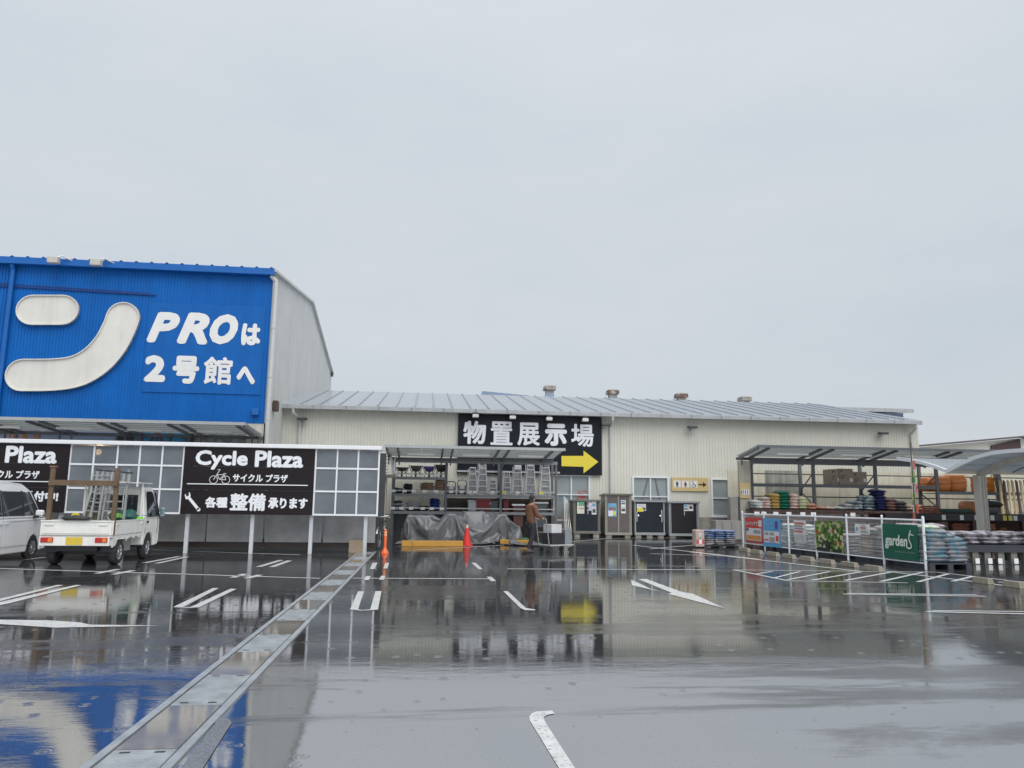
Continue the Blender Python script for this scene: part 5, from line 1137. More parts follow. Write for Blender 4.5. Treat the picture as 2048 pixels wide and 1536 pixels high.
# low block table with silver bags
BLKC = mat('breeze_block', (.17,.165,.15), .7, var=.25, scale=6, bump=.3, bscale=30)
Yq = 19.4; tx0 = W(1888, 1100, Yq).x; tx1 = 18.6
tz_ = W(1960, 1090, Yq).z
tb = thing('block_table', ((tx0+tx1)/2, Yq+.5, 0), 'dark pallet table on grey blocks carrying silver bags', 'table')
for k in range(5): build(B().box(tx0, tx1, Yq+.2*k, Yq+.2*k+.14, tz_-.06, tz_), 'board', PAL, tb)
build(B().box(tx0, tx1, Yq-.02, Yq+.02, tz_-.19, tz_-.061), 'front_board', PAL, tb); build(B().box(tx0, tx1, Yq+.86, Yq+.9, 0, tz_-.061), 'back_board', PAL, tb); build(B().box(tx0, tx1, Yq+.1, Yq+.85, .005, .10), 'floor_board', PAL, tb)
for px_ in (1928, 1953, 1977, 2004, 2030, 2056, 2085):
    x = W(px_, 1110, Yq).x; build(B().box(x-.09, x+.09, Yq+.03, Yq+.3, .0, tz_-.062), 'block', BLKC, tb)
for px_ in (1955.5, 1981, 2001, 2033):
    x = W(px_, 1130, Yq-.05).x; build(B().box(x-.06, x+.06, Yq-.06, Yq-.05, .02, .16), 'price_tag', TAGW, tb)
for c in range(8):
    for k in range(3):
        xx = tx0+.3+.6*c
        if xx < tx1: bag('soil_bag', (xx+.1*(k % 2), Yq+.38, tz_+.105*k), .66, .62, .13, (BGSV if c < 5 else BGW), nth(ORD[c].replace('lowest','first')+(' silver' if c < 5 else ' cream')+' bag along the low block table', k, 3), 'silver bags on the block table' if c < 5 else 'cream bags on the block table')
for px_, m, n, lab in ((1938, BGW, 3, 'pale bag under the left end of the block table'), (1963, BGW, 2, 'pale bag behind the left tag of the block table'), (1991, BGPK, 4, 'pink striped bag under the block table'), (2046, BGT, 4, 'tan bag under the right end of the block table')):
    x = W(px_, 1118, Yq+.2).x
    for k in range(n): bag('soil_bag', (x, Yq+.33, .105+.062*k), .26, .4, .08, m, nth(lab, k, n), lab.replace('bag','bags'))
# brown shelf tables in the middle of the yard
BRN = mat('dark_brown_timber', (.055,.028,.025), .5, var=.2, scale=5); BRK = mat('red_brick', (.26,.085,.05), .7, var=.35, scale=9); BRK2 = mat('orange_brick', (.36,.14,.06), .7, var=.3, scale=9)
Ym = 25.0; mx0 = W(1770, 1030, Ym).x; mx1 = 27; mz = W(1900, 1027, Ym).z; mz2 = W(1900, 1066, Ym).z
ms = thing('display_shelf', ((mx0+mx1)/2, Ym+.5, 0), 'dark brown timber display shelf with bricks and pots in the yard', 'shelf')
build(B().box(mx0, mx1, Ym, Ym+1, mz-.04, mz), 'top_board', BRN, ms); build(B().box(mx0, mx1, Ym-.03, Ym-.003, mz-.24, mz-.01), 'front_rail', mat('black_rail', (.02,.02,.025), .4), ms); build(B().box(mx0, mx1, Ym, Ym+1, mz2-.05, mz2), 'lower_board', BRN, ms); build(B().box(mx0, mx1, Ym+1, Ym+1.05, 0, mz-.05), 'back_board', mat('dark_rust_board', (.07,.03,.025), .6, var=.4, scale=3), ms)
for px_ in (1845, 1950, 2048, 2120): x = W(px_, 1050, Ym).x; build(B().box(x-.07, x+.07, Ym+.001, Ym+.12, 0, mz-.041), 'leg', BRN, ms)
for px_ in (1888, 1924, 1953, 1967, 1985, 2010, 2021, 2031):
    x = W(px_, 1034, Ym-.05).x; build(B().box(x-.07, x+.07, Ym-.045, Ym-.035, mz-.22, mz-.05), 'price_tag', TAGW if px_ not in (2010, 2021) else MATS['yellow_tag'], ms)
def brickpile(px0, px1, ytop, zb, m, label, grp, Y=None):
    Y = Y or Ym+.1; x0 = W(px0, 1040, Y).x; x1 = W(px1, 1040, Y).x; ht = W(px0, ytop, Y).z-zb; nl = max(1, int(ht/.068)); nc = max(1, int((x1-x0)/.215))
    for k in range(nl):
        for c in range(nc):
            o = None
            key = ('brick', m.name)
            if key not in BAGS: BAGS[key] = build(B().box(-.1,.1,0,.1,0,.06), 'brick', m, None, local=True, bevel=.004, seg=1); o = BAGS[key]
            else: o = BAGS[key].copy(); COL.objects.link(o)
            o.location = (x0+.108+.215*c+random.uniform(-.008,.008), Y+random.uniform(-.02,.02)+.05*(k % 2), zb+.066*k); tag(o, '%s brick of the %s course in the %s' % (ORD[min(c,11)].replace('lowest','first'), ORD[min(k,11)], label), 'brick', grp)
brickpile(1848, 1886, 1008, mz, BRK, 'red pile on top of the brown shelf', 'bricks on the brown shelf'); brickpile(1905, 1946, 1044, mz2, BRK, 'dark red pile right of the tan bags', 'bricks on the lower shelf'); brickpile(1968, 1998, 1044, mz2, BRK2, 'orange pile on the lower shelf', 'orange bricks on the lower shelf'); brickpile(2000, 2018, 1052, mz2, BRK, 'rightmost pile on the lower shelf', 'rightmost bricks on the lower shelf')
for k in range(6): bag('soil_bag', (W(1890, 1055, Ym).x, Ym+.3, mz2+.062*k), .46, .5, .08, BGT, nth('tan sand bag in the stack between the brick piles', k, 6), 'tan sand bags on the lower shelf')
def tray(px0, px1, y0, y1, m, label):
    x0, x1, z0, z1 = pxbox(px0, y0, px1, y1, Ym+.2); o = build(B().add([(x0+.04,Ym+.2,mz),(x1-.04,Ym+.2,mz),(x1-.04,Ym+.7,mz),(x0+.04,Ym+.7,mz),(x0,Ym+.15,z1),(x1,Ym+.15,z1),(x1,Ym+.75,z1),(x0,Ym+.75,z1)],[(0,3,2,1),(4,5,6,7),(0,1,5,4),(1,2,6,5),(2,3,7,6),(3,0,4,7)]), 'planter_tray', m, None, bevel=.02); tag(o, label, 'planter')
tray(1890, 1944, 1018, 1027, mat('green_tray', (.05,.10,.08), .4), 'dark green planter tray on the brown shelf'); tray(1964, 1998, 1016, 1027, mat('slate_tray', (.08,.09,.10), .4), 'slate coloured tray with pebbles right of the white post')
bag('pebble_sack', (W(1981, 1018, Ym+.4).x, Ym+.4, mz+.22), .7, .4, .22, BGDK, 'dark pebble sack lying in the slate tray', 'pebble sack')
p = W(1936, 1019, Ym+.5)
pt = build(B().lathe([(.0,0),(.16,0),(.27,.1),(.31,.24),(.28,.36),(.2,.43),(.17,.44),(.16,.42)], (p.x, Ym+.5, mz), 24), 'terracotta_pot', mat('terracotta', (.42,.17,.07), .6, var=.2), None, smooth=True); tag(pt, 'round terracotta pot beside the white canopy post', 'pot')

# ------------------------------------------------------------------ garden rack
gr = thing('garden_rack', (23, GY+.6, 0), 'dark grey steel garden rack with bags, boxes and orange tubs', 'rack')
gx = [W(p, 960, GY).x for p in (1503, 1627, 1751, 1873)]; gx += [gx[-1]+3.0, gx[-1]+6.0]
for x in gx:
    build(B().box(x-.06, x+.06, GY-.06, GY+.06, 0, 3.45), 'post', STEEL, gr)
    build(B().box(x-.06, x+.06, GY+1.14, GY+1.26, 0, 3.45), 'post', STEEL, gr)
    build(B().bar((x,GY+.06,2.9),(x,GY+1.14,2.2), .04, .04).bar((x,GY+.06,1.5),(x,GY+1.14,2.1), .04, .04), 'brace', STEEL, gr)
build(B().box(gx[0]-.06, gx[-1], GY-.13, GY-.065, 3.28, 3.46), 'top_beam', STEEL, gr)
z1_ = W(1560, 970.5, GY).z; z2_ = W(1900, 986, GY).z
for i in range(len(gx)-1):
    z = z1_ if i < 3 else z2_
    s = build(B().box(gx[i]+.061, gx[i+1]-.061, GY-.045, GY+.045, z-.07, z+.07), 'shelf_beam', STEEL, gr); build(B().box(gx[i]+.061, gx[i+1]-.061, GY+.05, GY+1.13, z-.03, z), 'deck', WIREG, s) if i >= 1 else None
    for yy in (948, 993): zz = W(1560, yy, GY+1.27).z; build(B().box(gx[i], gx[i+1], GY+1.262, GY+1.30, zz-.025, zz+.025), 'back_rail', DARKF, gr)
# cream panels behind the rack
cw = thing('panel_wall', (24, 34, 0), 'cream panel wall with concrete foot behind the garden rack', 'wall')
x = gx[0]-.3; CRM = mat('cream_panel', (.62,.59,.47), .5, var=.08, streak=.2); CRG = mat('grey_stained_panel', (.33,.33,.29), .45, var=.35, scale=1.2, streak=.5)
k = 0
while x < 34:
    build(B().box(x+.006, x+1.794, 33.9, 33.96, 1.35, 3.1), 'panel', CRG if k == 1 else CRM, cw); x += 1.8; k += 1
build(B().box(gx[0]-.3, 34, 33.88, 34.1, 0, 1.349), 'concrete_foot', CONC, cw)
# brown bag counter in front of the rack
Yc = 30.7; cz = W(1560, 1019, Yc).z
bc = thing('bag_counter', (19, Yc+.5, 0), 'brown timber counter with rows of bags under the garden awning', 'counter')
c0 = W(1506, 1025, Yc).x; c1 = W(1870, 1025, Yc).x
build(B().box(c0, c1, Yc, Yc+1.1, cz-.03, cz), 'top_board', BRN, bc)
for zz in (cz-.17, cz-.42): build(B().box(c0, c1, Yc-.04, Yc-.001, zz, zz+.13), 'front_rail', BRN, bc)
build(B().box(c0, c1, Yc+.3, Yc+.9, .02, cz-.44), 'lower_board', BRN, bc)
for k in range(7): xx = c0+(c1-c0)*k/6; build(B().box(xx-.06, xx+.06, Yc+.001, Yc+.1, 0, cz-.031), 'leg', BRN, bc)
for px_ in (1514, 1528, 1552, 1578, 1606, 1627, 1706, 1783, 1808, 1836): xx = W(px_, 1026, Yc-.06).x; build(B().box(xx-.11, xx+.11, Yc-.05, Yc-.042, cz-.25, cz-.1), 'price_tag', TAGW, bc)
def row(px_, n, m, lab, lx=.42, dz=.125):
    xx = W(px_, 1015, Yc+.3).x
    for k in range(n): bag('soil_bag', (xx, Yc+.42, cz+dz*k), lx, .7, dz*1.22, m, nth(lab, k, n), lab.replace(' bag',' bags'))
row(1515, 3, BGW, 'white striped bag at the left end of the counter'); row(1531, 4, BGPK, 'pink striped bag second on the counter'); row(1548, 5, BGYE, 'ochre bag in the pile left of the green bags'); row(1566, 6, BGGR, 'bright green bag in the tallest pile of the counter', .48); row(1585, 5, BGPK, 'pinkish bag right of the green pile'); row(1603, 4, BGLG, 'pale green bag left of the salmon bag'); row(1619, 2, BGOR, 'salmon bag at the end of the coloured piles'); row(1640, 1, BGOR, 'flat salmon bag behind the rack post'); row(1658, 1, BGPK, 'flat beige bag in the middle of the counter'); row(1678, 1, BGW, 'flat white bag in the middle of the counter'); row(1695, 2, BGGY, 'grey bag in the low pile left of the slate pile'); row(1712, 3, BGSL, 'slate bag in the third pile from the right of the counter', .5); row(1735, 5, BGSL, 'slate bag in the pile beside the navy bags', .55); row(1758, 7, BGNV, 'navy bag in the tall pile of the counter', .5); row(1778, 4, BGRD, 'brown bag right of the navy pile', .5); row(1797, 3, BGDK, 'dark bag near the right end of the counter', .5); row(1815, 2, BGT, 'olive tan bag at the right end of the counter'); row(1835, 2, BGOR, 'salmon bag at the far right end of the counter')
# cardboard boxes
KRA = mat('brown_cardboard', (.30,.245,.19), .65, var=.1, scale=3)
def carton(px0, px1, y0, dep, Y, label):
    x0, x1, z0, z1 = pxbox(px0, y0, px1, 970, Y); t = thing('cardboard_box', ((x0+x1)/2, Y+dep/2, z1_+.001), label, 'box', 'cardboard boxes on the garden rack')
    build(B().box(x0, x1, Y, Y+dep, z1_+.07, z1), 'carton', KRA, t, bevel=.006); build(B().box(x1-.25*(x1-x0), x1-.06*(x1-x0), Y-.003, Y-.0005, z1_+.2, z1_+.36), 'paper_label', TAGW, t)
    build(B().prism([(x0+.06,Y-.002,z1-.06),(x0+.2,Y-.002,z1-.06),(x0+.06,Y-.002,z1-.2)], (0,.001,0)), 'printed_mark', MATS['print_dark'], t)
    b = B()
    for k in range(3): b.box(x0+.06, x0+.06+.35*(x1-x0)/(1+.4*k), Y-.0025, Y-.0008, z1-.32-.07*k, z1-.29-.07*k)
    build(b, 'printed_lines', MATS['print_dark'], t)
carton(1663, 1679, 938.5, .7, GY+.15, 'tall brown cardboard box at the left on the garden rack'); carton(1680, 1705.5, 937.5, .6, GY+.1, 'large brown cardboard box in the middle on the garden rack'); carton(1707, 1733, 944, .6, GY+.12, 'lower brown cardboard box at the right on the garden rack')
# orange tubs and crates
OTB = mat('orange_tub', (.60,.20,.05), .3, var=.12, scale=3)
def tub(px0, px1, y0, y1, Y, label):
    x0, x1, z0, z1 = pxbox(px0, y0, px1, y1, Y); z0 = z2_+.072; t = thing('orange_tub', ((x0+x1)/2, Y+.4, z0), label, 'tub', 'orange tubs on the garden rack'); h = z1-z0; c = ((x0+x1)/2, Y+.45); rx = (x1-x0)/2; ry = .42
    def ring(z, k): return [(c[0]+rx*k*math.copysign(abs(math.cos(a))**.45, math.cos(a)), c[1]+ry*k*math.copysign(abs(math.sin(a))**.45, math.sin(a)), z) for a in [2*math.pi*i/28 for i in range(28)]]
    def shell(prof):
        b = B(); vs = []
        for k, z in prof: vs += ring(z, k)
        n = 28; b.add(vs, [(j*n+i, j*n+(i+1) % n, (j+1)*n+(i+1) % n, (j+1)*n+i) for j in range(len(prof)-1) for i in range(n)]+[tuple(range(n))[::-1], tuple(range(len(vs)-n, len(vs)))]); return b
    build(shell([(.8,z0),(.92,z0+.05),(1,z0+h*.42),(.985,z0+h*.49)]), 'lower_shell', OTB, t, smooth=True); build(shell([(1.0,z0+h*.505),(1.0,z0+h*.6),(.93,z0+h*.9),(.8,z0+h*.98),(.5,z1)]), 'upper_shell', OTB, t, smooth=True)
tub(1857, 1876, 955, 985, GY+.55, 'small orange tub half hidden behind the rack post'); tub(1876, 1906, 953.5, 985, GY+.1, 'orange tub in the middle of the garden rack'); tub(1905, 1938, 949.5, 985, GY+.1, 'larger orange tub left of the white canopy post')
OCR = mat('orange_crate', (.58,.20,.02), .35)
for k in range(2):
    x0, x1, z0, z1 = pxbox(1958, 955, 1988, 985, GY+.2); z0 = z2_+.072; h = (z1-z0)/2; t = thing('orange_crate', ((x0+x1)/2, GY+.4, z0+h*k), ('lower','upper')[k]+' orange crate right of the canopy post', 'crate', 'orange crates on the garden rack')
    build(B().box(x0, x1, GY+.2, GY+.7, z0+h*k, z0+h*k+h-.012), 'crate_body', OCR, t, bevel=.015); build(B().box(x0-.012, x1+.012, GY+.188, GY+.712, z0+h*k+h-.06, z0+h*k+h-.004), 'rim', OCR, t)
    build(B().box((x0+x1)/2-.12, (x0+x1)/2+.12, GY+.182, GY+.186, z0+h*k+h*.35, z0+h*k+h*.6), 'label_panel', mat('pale_orange', (.65,.35,.12), .4), t)
# leaning boards at the right
WB = [mat('tan_board_wood', (.38,.29,.16), .6, var=.25, scale=5), mat('dark_board_wood', (.06,.04,.035), .6, var=.3), mat('cream_board_wood', (.5,.42,.28), .6, var=.2)]
for i in range(9):
    a = W(2008+i*9, 1036, 29.5); c = W(1996+i*8.2, 962, 31.6); o = build(B().bar((a.x,29.5,.9),(c.x,31.5,c.z), .11, .05, (0,1,0)), 'timber_board', WB[i % 3]); tag(o, ORD[i].replace('lowest','first')+' leaning '+('tan','dark','cream')[i % 3]+' timber board from the left at the right picture edge', 'board', ('tan','dark','cream')[i % 3]+' leaning boards')
for i in range(4):
    a = W(1990+i*5, 1020, GY+.9); c = W(1982+i*5, 944, GY+1.0); o = build(B().bar((a.x,GY+.5,1.0),(c.x,GY+1.0,c.z), .09, .05, (0,1,0)), 'timber_board', WB[i % 2]); tag(o, ORD[i].replace('lowest','first')+' upright '+('tan','dark')[i % 2]+' timber board behind the orange crates', 'board', ('tan','dark')[i % 2]+' boards behind the crates')

# ------------------------------------------------------------------ white Y shaped canopy
KX = 17.0
cn = thing('y_canopy', (20, 27, 0), 'white Y shaped translucent canopy on a post at the right', 'canopy')
CSH = mat('canopy_sheet', (.50,.54,.57), .2, var=.08, transl=.45); CPO = mat('canopy_post_cream', (.52,.50,.45), .4, var=.06)
near = [WX(x, y, KX) for x, y in ((1895,943),(1920,929.5),(1950,915.5),(1985,906),(2020,902),(2060,900),(2110,901),(2170,906))]; far = [WX(x, y, KX) for x, y in ((1895,943),(1872,934),(1848,926.5),(1820,920.5),(1795,917.5))]
for nm, cv in (('near', near), ('far', far)):
    b = B()
    for a, c in zip(cv, cv[1:]): b.bar(a, c, .09, .11)
    build(b, 'end_rim', FWH, cn)
    nP = 9
    for i in range(nP):
        xa = KX+.05+1.1*i; b = B()
        for a, c in zip(cv, cv[1:]): b.prism([(xa+.015,a.y,a.z+.02),(xa+1.085,a.y,a.z+.02),(xa+1.085,c.y,c.z+.02),(xa+.015,c.y,c.z+.02)], (0,0,.012))
        build(b, 'roof_sheet', CSH, cn)
        b = B()
        for a, c in zip(cv, cv[1:]): b.bar((xa+1.1,a.y,a.z-.02),(xa+1.1,c.y,c.z-.02), .04, .06)
        build(b, 'rib', GREYP, cn)
    for q in cv[1:-1:1]: build(B().box(KX+.06, KX+10, q.y-.02, q.y+.02, q.z-.03, q.z+.0), 'purlin', GREYP, cn)
v = near[0]
build(B().box(KX, KX+10, v.y-.1, v.y+.1, v.z-.06, v.z+.04), 'valley_gutter', CPO, cn)
xp = W(1950, 945, v.y).x
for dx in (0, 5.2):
    build(B().box(xp+dx, xp+dx+.28, v.y-.14, v.y+.14, 0, v.z-.1), 'post', CPO, cn, bevel=.02); b = B(); b.box(xp+dx+.1, xp+dx+.13, v.y-.155, v.y-.141, 0, v.z-.1).box(xp+dx+.2, xp+dx+.22, v.y-.153, v.y-.141, 0, v.z-.1); build(b, 'groove_shade_strip', mat('post_groove_shade', (.38,.37,.33), .5), cn)  # thin darker strips paint the shade of the post grooves
    b = B()
    for a, c in zip(near, near[1:5]): b.bar((xp+dx+.14,a.y,a.z-.1),(xp+dx+.14,c.y,c.z-.1), .14, .16)
    build(b, 'arm', CPO, cn)

# ------------------------------------------------------------------ tall banner flag
Yn_ = 19.6; pb = W(1831, 1037, Yn_); ptop = W(1813, 886, Yn_)
nf = thing('banner_flag', (pb.x, Yn_, 0), 'tall narrow colourful banner flag behind the fence end', 'flag')
build(B().tube([(pb.x, Yn_, 0), (pb.x, Yn_, ptop.z+.05)], .014, 8), 'pole', DARKF, nf)
NB = [('flag_red', (.55,.12,.07)), ('flag_cream', (.55,.53,.3)), ('flag_white', (.6,.6,.55)), ('flag_green', (.08,.3,.08)), ('flag_yellowgreen', (.4,.48,.15))]
nbm = [mat(n, c, .5, var=.2, transl=.3) for n, c in NB]
seg = [(0,.13,0),(.13,.2,1),(.2,.33,2),(.33,.40,4),(.40,.47,3),(.47,.60,2),(.60,.68,4),(.68,.74,3),(.74,.82,2),(.82,1,0)]
zt_ = ptop.z; zb_ = .95
for a, c, mi in seg:
    b = B(); b.grid(lambda u, w_: Vector((pb.x+.02+.17*u+.03*math.sin(6*(a+(c-a)*w_)), Yn_-.02+.36*u+.05*math.sin(5*u+9*(a+(c-a)*w_)), zt_+(zb_-zt_)*(a+(c-a)*w_))), 5, 5)
    o = build(b, 'cloth_band', nbm[mi], nf, smooth=True, fix=False)
    if mi == 2: 
        zz = zt_+(zb_-zt_)*(a+c)/2; build(B().box(pb.x+.06, pb.x+.12, Yn_+.02, Yn_+.05, zz-.12, zz+.12), 'print_patch', nbm[0], nf)
# ------------------------------------------------------------------ vehicles
WHC = mat('white_car_paint', (.78,.78,.75), .2, var=.05, scale=6, coat=.5, streak=.12); WHV = mat('pearl_white_paint', (.80,.81,.82), .14, var=.02, coat=.8)
CGL = mat('dark_car_glass', (.02,.025,.03), .05, spec=.8); TRIM = mat('black_trim', (.02,.021,.023), .45); ALLOY = mat('alloy_rim', (.55,.56,.58), .22, metal=.8); TAILR = mat('tail_light_red', (.45,.02,.015), .15, coat=.6); TAILO = mat('tail_light_amber', (.7,.22,.03), .15, coat=.6)
def wheel(t, x, y, r, w, rim, side, spokes=8):
    wl = build(B().lathe([(r*.62,-w/2),(r*.9,-w/2),(r,-w*.32),(r,w*.32),(r*.9,w/2),(r*.62,w/2)], (x,y,r), 28, 'x'), 'wheel', RUB, t, smooth=True, local=True)
    build(B().lathe([(r*.62,-w*.1),(r*.64,w*.46),(r*.60,w*.46),(r*.57,w*.2)] if side > 0 else [(r*.62,w*.1),(r*.64,-w*.46),(r*.60,-w*.46),(r*.57,-w*.2)], (x,y,r), 24, 'x'), 'rim_ring', rim, wl, smooth=True, local=True)
    b = B(); xo = x+side*w*.36
    for k in range(spokes):
        a = 2*math.pi*k/spokes; b.bar((xo,y+r*.12*math.cos(a),r+r*.12*math.sin(a)), (xo,y+r*.6*math.cos(a),r+r*.6*math.sin(a)), .03, .03, (1,0,0))
    b.cyl((xo-.02*side,y,r),(xo+.025*side,y,r), r*.16, n=12); build(b, 'spokes', rim, wl, local=True); build(B().cyl((x,y,r),(x+side*.005,y,r), r*.6, n=20), 'hub_back', TRIM, wl, local=True)
def shell(prof, hw, bevel=.04, nx=1):
    # side profile (y, z) extruded across, half width depends on height (tumblehome)
    b = B(); n = len(prof); vs = [(-hw(z), y, z) for y, z in prof]+[(hw(z), y, z) for y, z in prof]
    return b.add(vs, [tuple(range(n))[::-1], tuple(range(n, 2*n))]+[(i, (i+1) % n, n+(i+1) % n, n+i) for i in range(n)])
def clip(prof, z0, above):
    out = []; n = len(prof)
    for i in range(n):
        a = prof[i]; c = prof[(i+1) % n]; ia = (a[1] >= z0) == above or a[1] == z0; ic = (c[1] >= z0) == above or c[1] == z0
        if ia: out.append(a)
        if ia != ic and a[1] != z0 and c[1] != z0: t = (z0-a[1])/(c[1]-a[1]); out.append((a[0]+(c[0]-a[0])*t, z0))
    return out
# --- small flatbed truck, tail towards the camera
tr = thing('flatbed_truck', (-7.54, 17.88, 0), 'small white flatbed truck carrying ladders and a brown wooden frame', 'truck', local=True)
HWt = .735
build(B().box(-HWt, HWt, 0, 1.9, .60, .66), 'bed_floor', WHC, tr, local=True)
tg = build(B().box(-HWt, HWt, -.02, .02, .66, .955).box(-HWt+.05, HWt-.05, -.034, -.021, .70, .84), 'tailgate', WHC, tr, local=True, bevel=.008)
build(B().box(-HWt, HWt, -.04, .03, .956, .985), 'top_rail', WHC, tg, local=True, bevel=.006)
for s in (-1, 1):
    build(B().box(s*.56-.1, s*.56+.1, -.05, -.035, .88, .915), 'latch', WHC, tg, local=True, bevel=.005)
    sg_ = build(B().box(s*HWt-.02, s*HWt+.02, .025, 1.88, .67, .955), 'side_gate', WHC, tr, local=True, bevel=.008); build(B().box(s*HWt-.028, s*HWt+.028, .025, 1.88, .956, .985), 'top_rail', WHC, sg_, local=True)
    for yy in (.2, 1.7): build(B().box(s*(HWt+.022)-.012, s*(HWt+.022)+.012, yy, yy+.16, .88, .92), 'latch', WHC, sg_, local=True)
    build(B().box(s*(HWt-.03)-.03, s*(HWt-.03)+.02, -.03, 1.86, .58, .655), 'bed_sill', WHC, tr, local=True)
    for k in range(5): build(B().box(s*(HWt+.0)-.015, s*(HWt+.0)+.015, .3+.33*k, .38+.33*k, .56, .6), 'hook', WHC, tr, local=True)
build(B().box(-HWt+.01, HWt-.01, -.05, .12, .44, .645), 'rear_panel', WHC, tr, local=True, bevel=.01)
build(B().box(-HWt, HWt, -.055, -.051, .645, .650).box(-HWt, HWt, .0205-.056, .0205-.055, .667, .672), 'panel_gap', TRIM, tr, local=True)
for s in (-1, 1):
    l = build(B().box(s*.56-.13, s*.56+.13, -.075, -.051, .51, .62), 'tail_light', TAILR, tr, local=True, bevel=.015); build(B().box(s*.56+.03, s*.56+.11, -.08, -.076, .525, .605), 'amber_lens', TAILO, l, local=True)
    build(B().box(s*.58-.14, s*.58+.14, .22, .24, .29, .46), 'mud_flap', mat('navy_mud_flap', (.02,.024,.035), .5), tr, local=True)
    fe = B()                                             # rear wheel arch
    fe.prism([(s*.70, .12, .60), (s*.70, .98, .60), (s*.70, .93, .50), (s*.70, .86, .56), (s*.70, .40, .56), (s*.70, .30, .44), (s*.70, .14, .40)], (s*.03, 0, 0)); build(fe, 'rear_fender', WHC, tr, local=True)
build(B().box(-.17, .17, -.062, -.052, .46, .625), 'number_plate', mat('yellow_plate', (.62,.45,.05), .4, var=.05), tr, local=True)
build(B().box(-.42, .42, .1, 2.8, .32, .45).box(-.6, .6, .55, .65, .22, .32), 'chassis', TRIM, tr, local=True)
build(B().box(.42, .62, 1.02, 1.5, .26, .56), 'tool_tank', mat('grey_tank', (.2,.21,.22), .4), tr, local=True, bevel=.01)
for s in (-1, 1):
    wheel(tr, s*.635, .58, .275, .18, ALLOY, s, 9); wheel(tr, s*.63, 2.38, .275, .16, ALLOY, s, 9)
def hwc(z): return HWt if z < 1.05 else HWt-(z-1.05)*.12
cabp = [(1.92,.36),(1.92,1.70),(1.98,1.76),(2.45,1.765),(2.62,1.72),(2.98,1.05),(3.05,.95),(3.06,.42),(3.0,.32),(2.74,.30),(2.70,.46),(2.58,.60),(2.38,.66),(2.18,.60),(2.06,.46),(2.03,.34)]
cab = build(shell(clip(cabp, 1.05, False), hwc), 'cab', WHC, tr, local=True, bevel=.03, seg=3); build(shell(clip(cabp, 1.05, True), hwc), 'cab_upper', WHC, cab, local=True, bevel=.03, seg=3)
build(B().box(-HWt+.06, HWt-.06, 2.06, 2.7, .3, .68), 'wheel_housing', TRIM, cab, local=True)
def gl(pts, s, d=.006):
    return B().prism([(s*(hwc(z)+.004), y, z) for y, z in pts], (s*d, 0, 0))
for s in (-1, 1):
    dr_ = build(gl([(2.06,.72),(2.95,.72),(2.9,.95),(2.62,.97),(2.06,.97)], s, .001), 'door_line', WHC, cab, local=True)
    build(gl([(2.10,1.02),(2.10,1.60),(2.16,1.65),(2.50,1.65),(2.58,1.60),(2.86,1.06),(2.80,1.02)], s), 'side_window', CGL, cab, local=True, bevel=.004)
    build(gl([(2.06,.985),(2.96,.985),(2.96,.992),(2.06,.992)], s), 'door_crease', mat('panel_gap_grey', (.3,.3,.3), .5), cab, local=True); build(gl([(2.05,.62),(2.058,.62),(2.058,1.68),(2.05,1.68)], s), 'door_gap', TRIM, cab, local=True); build(gl([(2.88,.60),(2.888,.60),(2.888,1.0),(2.88,1.0)], s), 'door_gap', TRIM, cab, local=True)
    build(gl([(2.10,.88),(2.20,.88),(2.20,.93),(2.10,.93)], s, .02), 'door_handle', TRIM, cab, local=True)
    mi = build(B().box(s*(HWt+.10)-.06, s*(HWt+.10)+.06, 2.86, 2.93, 1.02, 1.25), 'mirror', mat('mirror_face', (.3,.42,.45), .04, metal=.6), cab, local=True, bevel=.03); build(B().bar((s*(HWt-.02),2.88,1.02),(s*(HWt+.08),2.9,1.08), .03, .03), 'mirror_arm', TRIM, mi, local=True)
    build(B().prism([(s*(hwc(1.3)+.0), 2.60,1.62),(s*(hwc(1.3)+.0), 2.66,1.62),(s*(hwc(1.05)+.0), 2.99,1.02),(s*(hwc(1.05)+.0), 2.90,1.02)], (s*.02,0,0)), 'pillar_trim', TRIM, cab, local=True)
build(B().box(-.56, -.05, 1.905, 1.918, 1.18, 1.56).box(-.05, .05, 1.905, 1.917, 1.2, 1.54).box(.05, .56, 1.905, 1.918, 1.18, 1.56), 'rear_window', CGL, cab, local=True, bevel=.05, seg=3)
build(B().box(-.02, .02, 1.87, 1.90, 1.1, 1.75), 'rack_upright', WHC, cab, local=True)
for k in range(6): build(B().box(-.6+.22*k, -.55+.22*k, 1.895, 1.919, .68, 1.1), 'rear_wall_rib', WHC, cab, local=True)
# guard frame with board over the cab
build(B().box(-.72, .72, 1.5, 2.35, 1.835, 1.855), 'roof_board', WHC, tr, local=True, bevel=.004); 
for s in (-1, 1): build(B().cyl((s*.66,1.86,.7),(s*.66,1.86,1.834), .025, n=8), 'guard_post', WHC, tr, local=True)
# brown wooden frame standing on the tail
BRW_ = mat('brown_timber', (.13,.085,.05), .6, var=.2, scale=6, bump=.2, bscale=40)
TO = Vector((-7.54, 17.88, 0))
wf = thing('wooden_frame', TO+Vector((0,.1,.66)), 'brown wooden goalpost frame standing at the truck tail', 'frame')
def tw(*p): return TO+Vector(p)
for x in (-.64, .72): build(B().box(TO.x+x-.045, TO.x+x+.045, TO.y+.05, TO.y+.12, .665, 2.14), 'upright', BRW_, wf, bevel=.004)
build(B().box(TO.x-.68, TO.x+.76, TO.y+.0, TO.y+.049, 1.74, 1.86), 'crossbar', BRW_, wf, bevel=.004); build(B().box(TO.x-.70, TO.x-.57, TO.y+.03, TO.y+.14, 2.141, 2.165), 'cap', mat('pale_reddish_wood', (.3,.14,.1), .6), wf)
